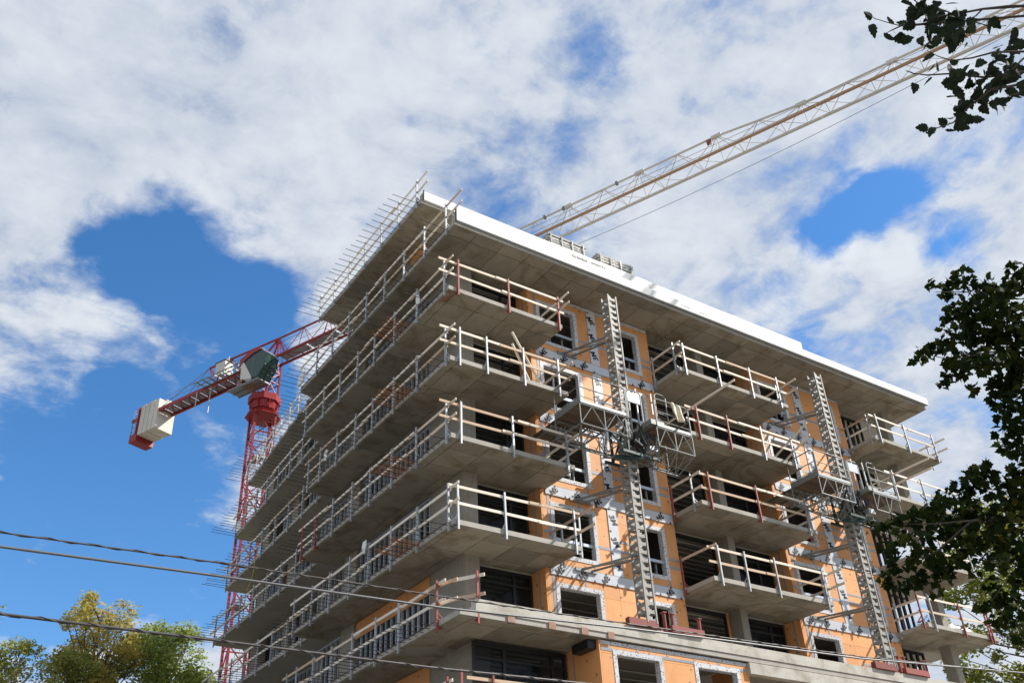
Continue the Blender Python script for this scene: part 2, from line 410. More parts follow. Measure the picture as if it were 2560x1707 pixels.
class MB:
    """collects shapes, builds one mesh object with its origin in the middle"""
    def __init__(s):
        s.v, s.f = [], []
    def add(s, vs, fs):
        k = len(s.v)
        s.v += [tuple(x) for x in vs]
        s.f += [tuple(i + k for i in f) for f in fs]
        return s
    def box(s, x0, y0, z0, x1, y1, z1):
        return s.add([(x, y, z) for z in (z0, z1) for y in (y0, y1) for x in (x0, x1)],
                     [(0, 2, 3, 1), (4, 5, 7, 6), (0, 1, 5, 4), (2, 6, 7, 3), (0, 4, 6, 2), (1, 3, 7, 5)])
    def bar(s, p, q, w, h=None, up=(0, 0, 1)):
        R, L = frame_for(p, q, up)
        m = Matrix.Translation((Vector(p) + Vector(q)) / 2) @ R @ Matrix.Diagonal((w, h or w, L, 1))
        v = [m @ Vector((x, y, z)) for z in (-.5, .5) for y in (-.5, .5) for x in (-.5, .5)]
        return s.add(v, [(0, 2, 3, 1), (4, 5, 7, 6), (0, 1, 5, 4), (2, 6, 7, 3), (0, 4, 6, 2), (1, 3, 7, 5)])
    def tube(s, pts, r, n=6, r2=None):
        pts = [Vector(p) for p in pts]
        k0 = len(s.v)
        m = len(pts)
        for i, p in enumerate(pts):
            a = pts[max(0, i - 1)]
            b = pts[min(m - 1, i + 1)]
            R, _ = frame_for(a, b)
            rr = r if r2 is None else r + (r2 - r) * i / (m - 1)
            for j in range(n):
                t = 6.28318 * j / n
                s.v.append(tuple(p + R.to_3x3() @ Vector((rr * math.cos(t), rr * math.sin(t), 0))))
        for i in range(m - 1):
            for j in range(n):
                a = k0 + i * n
                s.f.append((a + j, a + (j + 1) % n, a + n + (j + 1) % n, a + n + j))
        s.f.append(tuple(k0 + j for j in range(n))[::-1])
        s.f.append(tuple(k0 + (m - 1) * n + j for j in range(n)))
        return s
    def prism(s, poly, z0, z1):
        n = len(poly)
        return s.add([(x, y, z0) for x, y in poly] + [(x, y, z1) for x, y in poly],
                     [tuple(range(n))[::-1], tuple(range(n, 2 * n))] + [(i, (i + 1) % n, n + (i + 1) % n, n + i) for i in range(n)])
    def build(s, name, mat, parent=None, smooth=False, fixnormals=False):
        v = np.array(s.v)
        c = (v.min(0) + v.max(0)) / 2
        me = bpy.data.meshes.new(name)
        me.from_pydata([tuple(x) for x in v - c], [], s.f)
        me.materials.append(M[mat])
        if smooth:
            me.polygons.foreach_set('use_smooth', [True] * len(me.polygons))
        if fixnormals:
            import bmesh
            b = bmesh.new()
            b.from_mesh(me)
            bmesh.ops.recalc_face_normals(b, faces=b.faces)
            b.to_mesh(me)
            b.free()
        me.update()
        return link(bpy.data.objects.new(name, me), parent, Matrix.Translation(c))
def text_mesh(txt, size, bold=0.0, shear=0.0, extrude=0.002):
    cu = bpy.data.curves.new('letters', 'FONT')
    cu.body = txt
    cu.size = size
    cu.shear = shear
    cu.offset = bold
    cu.extrude = extrude
    cu.align_x = 'CENTER'
    cu.align_y = 'CENTER'
    o = bpy.data.objects.new('letters', cu)
    COL.objects.link(o)
    bpy.context.view_layer.update()
    me = bpy.data.meshes.new_from_object(o.evaluated_get(bpy.context.evaluated_depsgraph_get()))
    bpy.data.objects.remove(o)
    me.materials.clear()
    me.materials.append(M['print'])
    return me
def front_text(name, me, parent, x, y, z, rot):
    """lettering on a wall that faces -Y, turned by rot in the wall plane"""
    o = bpy.data.objects.new(name, me)
    return link(o, parent, Matrix.Translation((x, y, z)) @ Matrix.Rotation(math.radians(90), 4, 'X') @ Matrix.Rotation(rot, 4, 'Z'))
# ------------------------------------------------------------------ ground
g = MB().add([(900 * math.cos(i * 6.28318 / 48), 900 * math.sin(i * 6.28318 / 48), -1.75) for i in range(48)], [tuple(range(48))]).build('ground', 'ground')
g['kind'] = 'structure'
# ------------------------------------------------------------------ the unfinished building
B = thing('apartment_building', 'unfinished concrete apartment block with orange sheathing and stacked balconies', 'building', (0, 0, -1.75))
H = 3.0
TS = 0.2                    # slab thickness
YW = 1.70                   # outer face of the bays
YR = 2.45                   # back of the balcony recesses
TIP = {8: (1.70, 24.8), 7: (1.48, 25.3), 6: (1.23, 25.1), 5: (0.82, 24.7), 4: (0.7, 24.6), 3: (0.7, 24.5), 2: (0.7, 24.5), 1: (0.7, 24.5)}
YE = {8: 14.1, 7: 12.7, 6: 12.0, 5: 12.1, 4: 12.5, 3: 12.4, 2: 12.4, 1: 12.4}
XL = {9: 0.1, 8: 0.15, 7: -0.03, 6: 0.0, 5: 0.0, 4: 0.05, 3: -0.08, 2: -0.05, 1: -0.05}
BAL = [(0.0, 5.05), (11.1, 17.6), (23.6, 28.75)]
slabs = {}
def soffit_panels(slab, k, x0, x1, y0, y1, sx=1.22, sy=1.22, ox=0.0, oy=0.0):
    """form panels print: each one hangs 35 mm below the slab core"""
    z = k * H
    xs = [x0] + [x for x in np.arange(math.floor(x0 / sx) * sx + ox, x1, sx) if x0 + 0.2 < x < x1 - 0.2] + [x1]
    ys = [y0] + [y for y in np.arange(math.floor(y0 / sy) * sy + oy, y1, sy) if y0 + 0.2 < y < y1 - 0.2] + [y1]
    gap = 0.012
    for a, b in zip(xs[:-1], xs[1:]):
        for c, d in zip(ys[:-1], ys[1:]):
            dz = rnd.choice((0, 0, 0, 0.004, 0.007))
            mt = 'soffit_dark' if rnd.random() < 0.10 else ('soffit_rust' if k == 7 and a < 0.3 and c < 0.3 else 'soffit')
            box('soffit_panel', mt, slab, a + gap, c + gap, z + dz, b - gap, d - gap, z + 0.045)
for k in range(1, 9):
    z = k * H
    tx, ty = TIP[k]
    xl = XL[k]
    if k == 8:
        poly = [(xl, -0.17), (28.74, -0.06), (28.74, 20), (8, 25), (tx, ty), (0.85, YE[k] + 0.1), (xl, YE[k])]
    elif k == 3:
        poly = [(xl, -0.5), (28.9, -0.5), (28.9, 20), (8, 25), (tx, ty), (0.78, YE[k] + 0.15), (xl, YE[k])]
    elif k <= 2:
        poly = [(xl, -0.5), (5.0, -0.5), (28.9, -0.5), (28.9, 20), (8, 25), (tx, ty), (0.78, YE[k] + 0.15), (xl, YE[k])]
    else:
        poly = [(xl, 0), (5.05, 0), (5.05, YW - 0.03), (11.1, YW - 0.03), (11.1, 0), (17.6, 0), (17.6, YW - 0.03), (23.6, YW - 0.03),
                (23.6, 0), (28.75, 0), (28.75, 20), (8, 25), (tx, ty), (0.78, YE[k] + 0.15), (xl, YE[k])]
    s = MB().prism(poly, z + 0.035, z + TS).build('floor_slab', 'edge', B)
    slabs[k] = s
    if k == 8:
        soffit_panels(s, k, 0.2, 28.70, -0.10, YR, oy=0.45)
        soffit_panels(s, k, 0.2, 1.6, YR, 14.0)
    elif k >= 4:
        soffit_panels(s, k, xl + 0.04, 5.02, 0.03, YR, ox=0.3, oy=0.72)
        soffit_panels(s, k, 11.13, 17.57, 0.03, YR, ox=0.5, oy=0.72)
        soffit_panels(s, k, 23.63, 28.72, 0.03, YR, ox=0.2, oy=0.72)
        soffit_panels(s, k, xl + 0.04, 1.6, YR, YE[k] - 0.05, sy=2.44)
    elif k == 3:
        soffit_panels(s, k, xl + 0.04, 5.1, -0.46, 1.2, ox=0.4)
        soffit_panels(s, k, 11.6, 23.0, -0.46, 1.2, sx=2.44)
        soffit_panels(s, k, xl + 0.04, 1.6, 1.2, YE[k] - 0.05, sy=2.44)
# roof of the set-back top storey
top = MB().prism([(0.1, 2.37), (23.0, 2.37), (23.0, 12.1), (0.1, 12.1)], 27.035, 27.2).build('floor_slab', 'edge', B)
slabs[9] = top
soffit_panels(top, 9, 0.15, 8.0, 2.4, 12.05, 2.44, 1.22)
box('core_wall', 'column', B, 1.62, 3.6, 24.2, 1.9, 11.0, 27.005)
box('core_wall', 'column', B, 1.9, 3.6, 24.2, 21.0, 3.85, 27.005)
box('sheathing_panel', 'orange', B, 1.57, 4.5, 24.2, 1.617, 5.8, 27.0)
# foam boards along the roof edges, in lengths with open joints
def foam(x0, x1, y, z0, z1, tilt=0.0):
    x = x0
    while x < x1 - 0.1:
        e = min(x + 2.44, x1)
        dz = rnd.uniform(-0.012, 0.012)
        box('foam_board', 'insul', B, x + 0.008, y, z0, e - 0.008, y + 0.075, z1 + dz + tilt * (x - x0))
        x = e
foam(0.2, 28.74, -0.245, 24.205, 24.585)
foam(0.22, 22.95, 2.30, 27.19, 27.63)
box('foam_edge_strip', 'tape', B, 0.2, -0.20, 24.165, 28.74, -0.172, 24.2)
box('parapet_curb', 'edge', B, 0.2, -0.165, 24.2, 28.7, 0.1, 24.54)
box('parapet_curb', 'edge', B, 0.2, 2.38, 27.2, 22.9, 2.6, 27.58)
box('end_plate', 'green', B, 0.19, -0.26, 24.17, 0.215, -0.165, 24.85)
box('end_plate', 'green', B, 0.19, 2.25, 27.15, 0.215, 2.335, 27.68)
for (tx_, x, y, z, sz, ls) in (('Ca fondaci', 8.28, 2.292, 27.36, 0.20, 0.006), ('europro R s', 9.36, 2.292, 27.38, 0.17, 0.004), ('Ca fondaci', 11.84, -0.252, 24.39, 0.13, 0), ('europro R s', 12.92, -0.252, 24.37, 0.12, 0)):
    front_text('lettering', text_mesh(tx_, sz, ls), B, x, y, z, 0)
# ledge beam at the podium, rough lower half with brick-coloured patches
box('podium_beam', 'ledge', slabs[3], 0.45, -0.53, 9.205, 28.9, -0.18, 9.40)
box('podium_parapet', 'ledge', slabs[3], 0.48, -0.51, 9.40, 28.88, -0.22, 9.57)
box('podium_beam', 'ledge', slabs[3], 11.55, -0.535, 8.62, 28.9, -0.25, 9.0)
for x in (1.55, 3.05, 4.3, 5.35):
    box('brick_patch', 'brick', slabs[3], x, -0.541, 9.02, x + 0.26, -0.515, 9.24)
# columns
for k in range(1, 8):
    z0, z1 = k * H + TS, (k + 1) * H + 0.008
    box('column', 'column', B, 1.60, 1.90, z0, 2.18, 4.15, z1)
    box('column', 'column', B, 14.18, 1.85, z0, 14.56, 2.42, z1)
    box('column', 'column', B, 26.72, 1.25, z0, 27.15, 1.80, z1)
    box('column', 'column', B, 1.55, 10.0, z0, 1.95, 11.1, z1)
    for y in (14.6, 18.6, 22.4):
        box('column', 'column', B, 2.35, y, z0, 2.75, y + 0.8, z1)
# inner walls keep the rooms dark
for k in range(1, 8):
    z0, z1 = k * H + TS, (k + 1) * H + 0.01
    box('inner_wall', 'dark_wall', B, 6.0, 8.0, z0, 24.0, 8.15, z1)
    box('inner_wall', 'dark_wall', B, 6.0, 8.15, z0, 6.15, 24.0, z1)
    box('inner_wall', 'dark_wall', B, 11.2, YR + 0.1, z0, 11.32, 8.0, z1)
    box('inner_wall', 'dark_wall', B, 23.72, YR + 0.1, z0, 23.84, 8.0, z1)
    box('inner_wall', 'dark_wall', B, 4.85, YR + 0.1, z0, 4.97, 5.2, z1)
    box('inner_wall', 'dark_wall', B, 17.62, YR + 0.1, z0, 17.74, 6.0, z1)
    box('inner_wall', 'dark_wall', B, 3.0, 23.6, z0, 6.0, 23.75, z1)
# ceiling channels seen through the openings
for k in range(2, 8):
    zc = (k + 1) * H - 0.05
    y0 = 1.6 if k == 2 else 2.75
    for i in range(9):
        y = y0 + 0.42 * i + rnd.uniform(-.03, .03)
        box('ceiling_channel', 'channel', B, 2.3, y, zc, 4.8, y + 0.05, zc + 0.04)
        if k > 2:
            box('ceiling_channel', 'channel', B, 11.4, y, zc, 17.4, y + 0.05, zc + 0.04)
        if i % 2:
            box('ceiling_channel', 'channel', B, 5.1, y, zc, 11.0, y + 0.05, zc + 0.04)
# bays: sheathing pieces round the window openings, tapes, membranes
BAYS = [(4.78, 11.1, [(5.28, 7.05), (9.37, 10.42)], (7.77, 8.22)), (17.5, 23.75, [(18.02, 19.62), (22.48, 23.12)], (20.34, 20.86))]
T3 = text_mesh('3M', 0.34, 0.012, 0.25)
TRI = MB().add([(-.06, -.05, 0), (.06, -.05, 0), (0, .06, 0)], [(0, 1, 2)])
tri_me = bpy.data.meshes.new('triangle_mark')
tri_me.from_pydata(TRI.v, [], TRI.f)
tri_me.materials.append(M['print'])
def sheet(parent, x0, x1, z0, z1, y=YW):
    if x1 - x0 > 0.02 and z1 - z0 > 0.02:
        box('sheathing_panel', 'orange', parent, x0 + 0.004, y + rnd.uniform(0, 0.003), z0 + 0.004, x1 - 0.004, y + 0.05, z1 - 0.004)
def tape(parent, x0, z0, x1, z1, y=YW, w=0.11):
    if x0 == x1:
        box('joint_tape', 'tape', parent, x0 - w / 2, y - 0.006, z0, x0 + w / 2, y - 0.0005, z1)
    else:
        box('joint_tape', 'tape', parent, x0, y - 0.0085, z0 - w / 2, x1, y - 0.003, z0 + w / 2)
def window(x0, x1, z0, z1, y, track=True):
    f = 0.15
    m = MB()
    m.box(x0 - f, y - 0.016, z1, x1 + f, y - 0.0095, z1 + f).box(x0 - f, y - 0.016, z0 - f, x1 + f, y - 0.0095, z0)
    m.box(x0 - f, y - 0.014, z0, x0, y - 0.0105, z1).box(x1, y - 0.014, z0, x1 + f, y - 0.0105, z1)
    m.box(x0, y - 0.013, z1 - 0.012, x1, y + 0.22, z1 - 0.001).box(x0, y - 0.013, z0 + 0.001, x1, y + 0.22, z0 + 0.012)
    m.box(x0 + 0.001, y - 0.012, z0 + 0.012, x0 + 0.012, y + 0.22, z1 - 0.012).box(x1 - 0.012, y - 0.012, z0 + 0.012, x1 - 0.001, y + 0.22, z1 - 0.012)
    wn = m.build('window_opening', 'perforated', B)
    if track:
        zt = z0 + (z1 - z0) * 0.30
        tr = box('steel_track', 'stud', wn, x0 + 0.015, y + 0.10, zt, x1 - 0.015, y + 0.16, zt + 0.11)
        for i in range(2):
            x = x0 + (x1 - x0) * (0.35 + 0.35 * i)
            box('stud', 'tape', wn, x, y + 0.22, z0 - 0.3, x + 0.035, y + 0.3, zt)
    return wn
for b, (xa, xb, wins, vs) in enumerate(BAYS):
    for k in range(3, 8):
        z0, z1 = k * H + 0.0, (k + 1) * H
        if k == 3:
            z0 = 9.2
        wall = part('bay_wall', B, (xa, YW, z0))
        zb, zt = k * H + 0.60, k * H + 2.40
        xs = [xa] + [x for wn in wins for x in wn] + [xb]
        sheet(wall, xs[0], xs[1], z0, k * H + 1.35)
        sheet(wall, xs[0], xs[1], k * H + 1.35, z1)
        for i in (1, 3):
            sheet(wall, xs[i], xs[i + 1], z0, zb)
            sheet(wall, xs[i], xs[i + 1], zt, z1)
        xm = vs[0] + 0.2
        for (a, c) in ((xs[2], xm), (xm, xs[3])):
            sheet(wall, a, c, z0, k * H + 1.18)
            sheet(wall, a, c, k * H + 1.18, k * H + 2.3)
            sheet(wall, a, c, k * H + 2.3, z1)
        sheet(wall, xs[4], xs[5], z0, k * H + 1.0)
        sheet(wall, xs[4], xs[5], k * H + 1.0, z1)
        # inner face so that no light leaks, set behind the sheets
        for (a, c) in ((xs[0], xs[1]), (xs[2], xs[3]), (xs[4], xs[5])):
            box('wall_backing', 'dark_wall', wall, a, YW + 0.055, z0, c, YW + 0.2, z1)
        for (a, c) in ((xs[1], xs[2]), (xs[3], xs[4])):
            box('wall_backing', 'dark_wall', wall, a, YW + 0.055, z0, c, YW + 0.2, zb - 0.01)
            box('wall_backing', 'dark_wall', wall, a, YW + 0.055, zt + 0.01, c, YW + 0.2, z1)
        tape(wall, xs[0] + 0.27, z0, xs[0] + 0.27, z1)
        tape(wall, xs[0], k * H + 1.35, xs[1] - 0.16, k * H + 1.35)
        tape(wall, xs[2] + 0.16, k * H + 1.18, vs[0], k * H + 1.18)
        tape(wall, vs[1], k * H + 1.18, xs[3] - 0.16, k * H + 1.18)
        tape(wall, vs[1], k * H + 1.55, xs[3] - 0.16, k * H + 1.55, w=0.08)
        tape(wall, (xs[1] + xs[2]) / 2 + 0.3, zt + 0.16, (xs[1] + xs[2]) / 2 + 0.3, z1, w=0.09)
        tape(wall, xs[2] - 0.1, z0, xs[2] - 0.1, zb - 0.16, w=0.09)
        tape(wall, xs[4] + 0.1, z0, xs[4] + 0.1, zb - 0.16, w=0.09)
        tape(wall, xs[4] + 0.16, k * H + 1.0, xb, k * H + 1.0)
        tape(wall, xs[4] + 0.16, k * H + 1.32, xb, k * H + 1.32, w=0.08)
        for wi, (a, c) in enumerate(wins):
            window(a, c, zb, zt, YW, not (k == 3))
        # strip down the middle with the maker's marks
        zs0, zs1 = (z0 + 0.18, z1 - 0.22) if k < 7 else (z0 + 0.18, z1 - 0.02)
        if k > 3:
            st = box('membrane_strip', 'membrane', wall, vs[0], YW - 0.022, zs0, vs[1], YW - 0.017, zs1)
            for i in range(3):
                zz = zs0 + 0.45 + i * 0.88
                front_text('lettering', T3, st, (vs[0] + vs[1]) / 2, YW - 0.026, zz, math.radians((120 if k in (5, 6, 7) else -62) + rnd.uniform(-4, 4)))
                front_text('mark', tri_me, st, vs[0] + 0.05, YW - 0.026, zz + 0.4, math.radians(90))
        # band over the slab edge
        if k > 3:
            bd = MB().box(xa + 0.16, YW - 0.034, k * H - 0.2, xb - 0.01, YW - 0.026, k * H + 0.17)
            bd = bd.build('membrane_band', 'membrane', wall)
            n = 4 if b == 0 else 3
            for i in range(6):
                x = xa + 0.55 + i * 1.02
                if abs(x - (vs[0] + vs[1]) / 2) > 0.4 and x < xb - 0.25:
                    front_text('lettering', T3, bd, x, YW - 0.038, k * H, math.radians(226 + rnd.uniform(-5, 5)))
                    front_text('mark', tri_me, bd, x + 0.5, YW - 0.038, k * H - 0.16, 0)
        else:
            pass
        if k == 7:
            box('top_flashing', 'perforated', wall, xa, YW - 0.012, 23.83, xb, YW - 0.004, 23.985)
        # side walls of the bay
        for xx, sgn in ((xa, -1), (xb, 1)):
            x0_, x1_ = (xx - 0.05, xx) if sgn < 0 else (xx, xx + 0.05)
            box('side_sheathing', 'orange', wall, x0_, YW + 0.006, max(z0, k * H + TS), x1_, YR + 0.2, z1)
            xo = x0_ - 0.005 if sgn < 0 else x1_ + 0.001
            box('joint_tape', 'tape', wall, xo, YW + 0.05, k * H + 0.95, xo + 0.004, YR - 0.02, k * H + 1.05)
            box('joint_tape', 'tape', wall, xo, YW + 0.34, max(z0, k * H + TS), xo + 0.0045, YW + 0.42, z1)
# storey under the podium ledge: bay stands further out
wall = part('bay_wall', B, (5.1, -0.35, 6.0))
yb = -0.40
for (a, c, z0, z1) in ((5.1, 5.72, 6.2, 8.6), (5.72, 7.5, 6.2, 6.8), (7.5, 9.18, 6.2, 8.6), (9.18, 10.98, 6.2, 6.8), (10.98, 11.5, 6.2, 8.6), (5.1, 6.9, 8.6, 8.99), (6.9, 9.0, 8.6, 8.99), (9.0, 11.5, 8.6, 8.99)):
    sheet(wall, a, c, z0, z1, yb)
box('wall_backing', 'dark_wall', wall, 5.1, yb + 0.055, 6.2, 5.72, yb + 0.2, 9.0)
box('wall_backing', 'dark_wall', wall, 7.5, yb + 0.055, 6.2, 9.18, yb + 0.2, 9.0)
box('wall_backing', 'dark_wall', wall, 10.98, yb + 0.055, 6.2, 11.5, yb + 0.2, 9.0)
tape(wall, 5.1, 8.72, 11.5, 8.72, yb, 0.09)
for x in (5.42, 6.6, 7.9, 9.1, 10.2):
    tape(wall, x, 8.74, x, 8.95, yb, 0.08)
box('top_flashing', 'perforated', wall, 5.1, yb - 0.014, 8.87, 11.5, yb - 0.0095, 8.985)
window(5.72, 7.5, 6.8, 8.6, yb, False)
window(9.18, 10.98, 6.8, 8.6, yb, True)
box('side_sheathing', 'orange', wall, 5.045, yb, 6.2, 5.095, 1.3, 8.995)
box('joint_tape', 'tape', wall, 5.038, 0.9, 6.2, 5.042, 0.98, 8.99)
box('side_sheathing', 'orange', wall, 11.505, yb, 6.2, 11.555, 1.3, 8.995)
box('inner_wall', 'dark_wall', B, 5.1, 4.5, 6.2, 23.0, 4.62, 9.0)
# glazed door walls of the recesses
def door_wall(x0, x1, y, z0, z1, mull, glazed=True):
    f = MB()
    t = 0.09
    f.box(x0, y, z1 - 0.14, x1, y + 0.09, z1).box(x0, y, z0, x1, y + 0.09, z0 + t)
    f.box(x0, y, z0 + t, x0 + t, y + 0.09, z1 - 0.14).box(x1 - t, y, z0 + t, x1, y + 0.09, z1 - 0.14)
    xs = [x0 + t]
    for x in mull:
        f.box(x - 0.05, y + 0.002, z0 + t, x + 0.05, y + 0.088, z1 - 0.14)
        xs += [x - 0.05, x + 0.05]
    xs.append(x1 - t)
    for a, b_ in zip(xs[::2], xs[1::2]):
        f.box(a, y + 0.004, z1 - 0.52, b_, y + 0.086, z1 - 0.45)
    fr = f.build('door_frame', 'black', B)
    if glazed:
        for a, b_ in zip(xs[::2], xs[1::2]):
            box('pane', 'glass', fr, a, y + 0.04, z0 + t, b_, y + 0.05, z1 - 0.52)
            box('pane', 'glass', fr, a, y + 0.04, z1 - 0.45, b_, y + 0.05, z1 - 0.14)
for k in range(3, 8):
    z0, z1 = k * H + TS, (k + 1) * H - 0.06
    door_wall(2.22, 4.70, YR + 0.04, z0, z1, (3.95,), k in (3, 4, 5))
    door_wall(11.2, 14.05, YR + 0.04, z0, z1, (11.75,), False)
    door_wall(14.75, 17.30, YR + 0.04, z0, z1, (16.5,), True)
    box('sheathing_panel', 'orange', B, 14.06, YR + 0.05, z0, 14.74, YR + 0.1, z1 + 0.06)
    box('lintel_strip', 'edge', B, 2.2, YR + 0.01, z1 + 0.002, 17.4, YR + 0.15, z1 + 0.055)
    # open end bay with bare studs, sky shows between them
    door_wall(23.85, 26.6, YR + 0.1, z0, z1, (24.9,), False)
    for x in (24.2, 24.55, 25.3, 25.75, 26.2):
        box('stud', 'black' if x > 25 else 'stud', B, x, YR + 0.22, z0, x + 0.16, YR + 0.3, z1)
    for y in (3.4, 4.1, 5.0, 5.9, 7.0):
        box('stud', 'tan', B, 27.0, y, z0, 27.1, y + 0.14, z1 + 0.05)
door_wall(1.42, 4.95, 1.22, 6.2, 8.94, (2.55, 4.4), True)
box('column', 'column', B, 1.55, 1.35, 6.2, 2.1, 3.0, 9.0)
# left front: stud walls between the piers, header and sheathing patches
for k in range(1, 8):
    z0, z1 = k * H + TS, (k + 1) * H - 0.01
    segs = [(4.25, 9.95, 1.66), (11.2, 14.4, 1.75), (15.5, 18.5, 2.45), (19.5, 22.3, 2.45), (23.2, 24.2, 2.45)]
    for si, (a, c, x) in enumerate(segs):
        st = part('stud_wall', B, (x, a, z0))
        box('stud_track', 'stud', st, x, a, z0, x + 0.09, c, z0 + 0.05)
        box('stud_track', 'stud', st, x, a, z1 - 0.08, x + 0.09, c, z1)
        y = a + 0.05
        while y < c - 0.05:
            if si < 2 or rnd.random() < 0.75:
                box('stud', 'stud', st, x + 0.003, y, z0 + 0.05, x + 0.087, y + 0.045, z1 - 0.08)
            y += rnd.choice((0.4, 0.4, 0.3, 0.42))
        if si == 0 and k in (2, 3):
            box('header_sheathing', 'orange', st, x - 0.03, a, z1 - 0.62, x - 0.002, c + (0.0 if k == 3 else -2), z1)
        if si in (1, 3) or k % 2 == 0:
            a2 = a + (c - a) * rnd.uniform(0, 0.4)
            box('inner_sheathing', 'tan', st, x + 0.6, a2, z0, x + 0.65, min(c, a2 + 2.2), z1)
# starter bars along the left slab edges
for k in range(2, 10):
    y0, y1 = (2.55, 12.0) if k == 9 else (0.35 if k > 3 else 0.9, YE[k] - 0.15)
    n = int((y1 - y0) / 0.37)
    for i in range(n + 1):
        y = y0 + i * (y1 - y0) / n
        dx = rnd.uniform(-0.06, 0.06)
        rod('rebar', 'rebar', slabs[k], (XL[k] + 0.05, y, k * H + 0.1), (XL[k] - 1.22 + dx, y + rnd.uniform(-.05, .05), k * H + 0.1 + rnd.uniform(-.03, .03)), 0.0125, 5)
    rod('edge_bar', 'rebar', slabs[k], (XL[k] - 0.03, y0, k * H + 0.2), (XL[k] - 0.03, y1, k * H + 0.19), 0.014, 5)
    if k < 9 and k > 2:
        m = MB()
        tx, ty = TIP[k]
        a, b_ = Vector((0.8, YE[k] + 0.3, 0)), Vector((tx, ty - 0.2, 0))
        n = int((ty - YE[k]) / 0.36)
        for i in range(n + 1):
            q = a.lerp(b_, i / n)
            z = k * H + 0.1
            m.tube([(q.x + 0.05, q.y, z), (q.x - 1.3 + rnd.uniform(-.15, .1), q.y + rnd.uniform(-.05, .05), z + rnd.uniform(-.03, .03))], 0.0125, 5)
        m.build('rebar', 'rebar', slabs[k])['kind'] = 'stuff'
    if k in (5, 6, 7, 4):
        for i in range(7):
            y = 2.0 + i * 0.22 + (k - 4) * 0.25
            z = k * H + 0.12 + rnd.uniform(-0.02, 0.03)
            x1 = -rnd.uniform(0.85, 1.1)
            pts = [(0.1, y, z), (x1 + 0.08, y, z)] + [(x1 + 0.08 - 0.08 * math.sin(t), y + 0.08 - 0.08 * math.cos(t), z) for t in (0.5, 1.05, 1.57, 2.1, 2.6, 3.14)] + [(0.1, y + 0.16, z)]
            MB().tube(pts, 0.013, 5).build('hairpin_bar', 'rust', slabs[k])
box('wall_heater', 'black', B, 4.70, -0.28, 8.72, 5.035, 0.55, 8.98)
# ------------------------------------------------------------------ timber guardrails
ROW = {9: 'set-back roof', 8: 'main roof slab', 7: 'top balcony row', 6: 'second balcony row from the top', 5: 'third balcony row from the top', 4: 'fourth balcony row from the top',
       3: 'concrete ledge level', 2: 'level below the concrete ledge'}
GCOL = {'g': 'galv', 'r': 'redpost'}
def guardrail(label, k, axis, fix, posts, ends, outer=-1, boards=2, dz=0.0, group=None, split=3.4, hgt=(1.30, 0.74), slope=0.0, sag=None):
    """posts clamped to a slab edge with two lines of boards nailed to them.
    axis 'x': runs along X at y=fix; axis 'y': along Y at x=fix. outer: sign of the open side"""
    z = k * H + dz
    def P(u, o, zz):
        f = fix(u) if callable(fix) else fix
        return (u, f + outer * o, zz) if axis == 'x' else (f + outer * o, u, zz)
    u0 = posts[0][0] if posts else ends[0]
    G = thing('timber_guardrail', label, 'guardrail', P(u0, 0.03, z), group or 'timber guardrails on the slab edges')
    for u, c in posts:
        m = GCOL[c]
        o = 0.055
        a, b_ = P(u, o, z - 0.15), P(u + rnd.uniform(-.015, .015), o, z + 1.40 + rnd.uniform(0, .07))
        p = bar('post', m, G, a, b_, 0.058, 0.058, up=(0, 1, 0))
        br = MB()
        br.bar(P(u, o - 0.02, z - 0.03), P(u, -0.12, z - 0.03), 0.06, 0.03)
        br.bar(P(u, o - 0.03, z + 0.42), P(u, -0.22, z + 0.21), 0.03, 0.03)
        br.bar(P(u, o, z + 0.215), P(u, -0.24, z + 0.215), 0.08, 0.025)
        br.bar(P(u, o - 0.03, z + 0.02), P(u, o - 0.03, z + 0.24), 0.10, 0.035, up=(0, 1, 0))
        br.build('clamp', m, p)
        if rnd.random() < 0.6:
            rod('hook', m, p, b_, P(u + 0.05, o - 0.09, z + 1.52), 0.012, 5)
        for hh in hgt[:boards]:
            bar('bracket', m, p, P(u, o - 0.035, z + hh - 0.07), P(u, o - 0.09, z + hh - 0.07), 0.07, 0.02)
    a, b_ = ends
    for hi, hh in enumerate(hgt[:boards]):
        u = a
        i = 0
        rr = rnd.uniform(-.02, .02)
        while u < b_ - 0.2:
            e = min(u + split + rnd.uniform(-.5, .5), b_)
            if b_ - e < 1.0:
                e = b_
            d = 0.005 + (i % 2) * 0.036
            ua = u - (0.45 if i else 0)
            zz = z + hh + rr + (i % 2) * 0.012
            za, zb_ = zz + slope * (ua - a) + rnd.uniform(-.03, .03), zz + slope * (e - a) + rnd.uniform(-.03, .03)
            bar('rail_board', 'lumber', G, P(ua, d, za), P(e, d, zb_), 0.038, 0.09, up=(0, 0, 1)) if axis == 'x' else \
                bar('rail_board', 'lumber', G, P(ua, d, za), P(e, d, zb_), 0.038, 0.09)
            u = e
            i += 1
    return G
# front rails of the corner balconies
guardrail('front guardrail of the corner balcony just under the roof, three red posts', 7, 'x', 0, [(0.35, 'r'), (2.57, 'r'), (4.88, 'r')], (-0.45, 5.15))
guardrail('front guardrail of the corner balcony where two loose planks lean', 6, 'x', 0, [(0.36, 'g'), (1.49, 'g'), (3.08, 'g'), (4.63, 'g')], (-0.42, 5.15))
guardrail('front guardrail of the corner balcony right below the leaning planks', 5, 'x', 0, [(0.35, 'g'), (2.43, 'g'), (4.72, 'g')], (-0.45, 5.02))
guardrail('front guardrail of the lowest corner balcony, right above the concrete ledge', 4, 'x', 0, [(0.19, 'g'), (1.97, 'g'), (4.77, 'g')], (-0.12, 4.95))
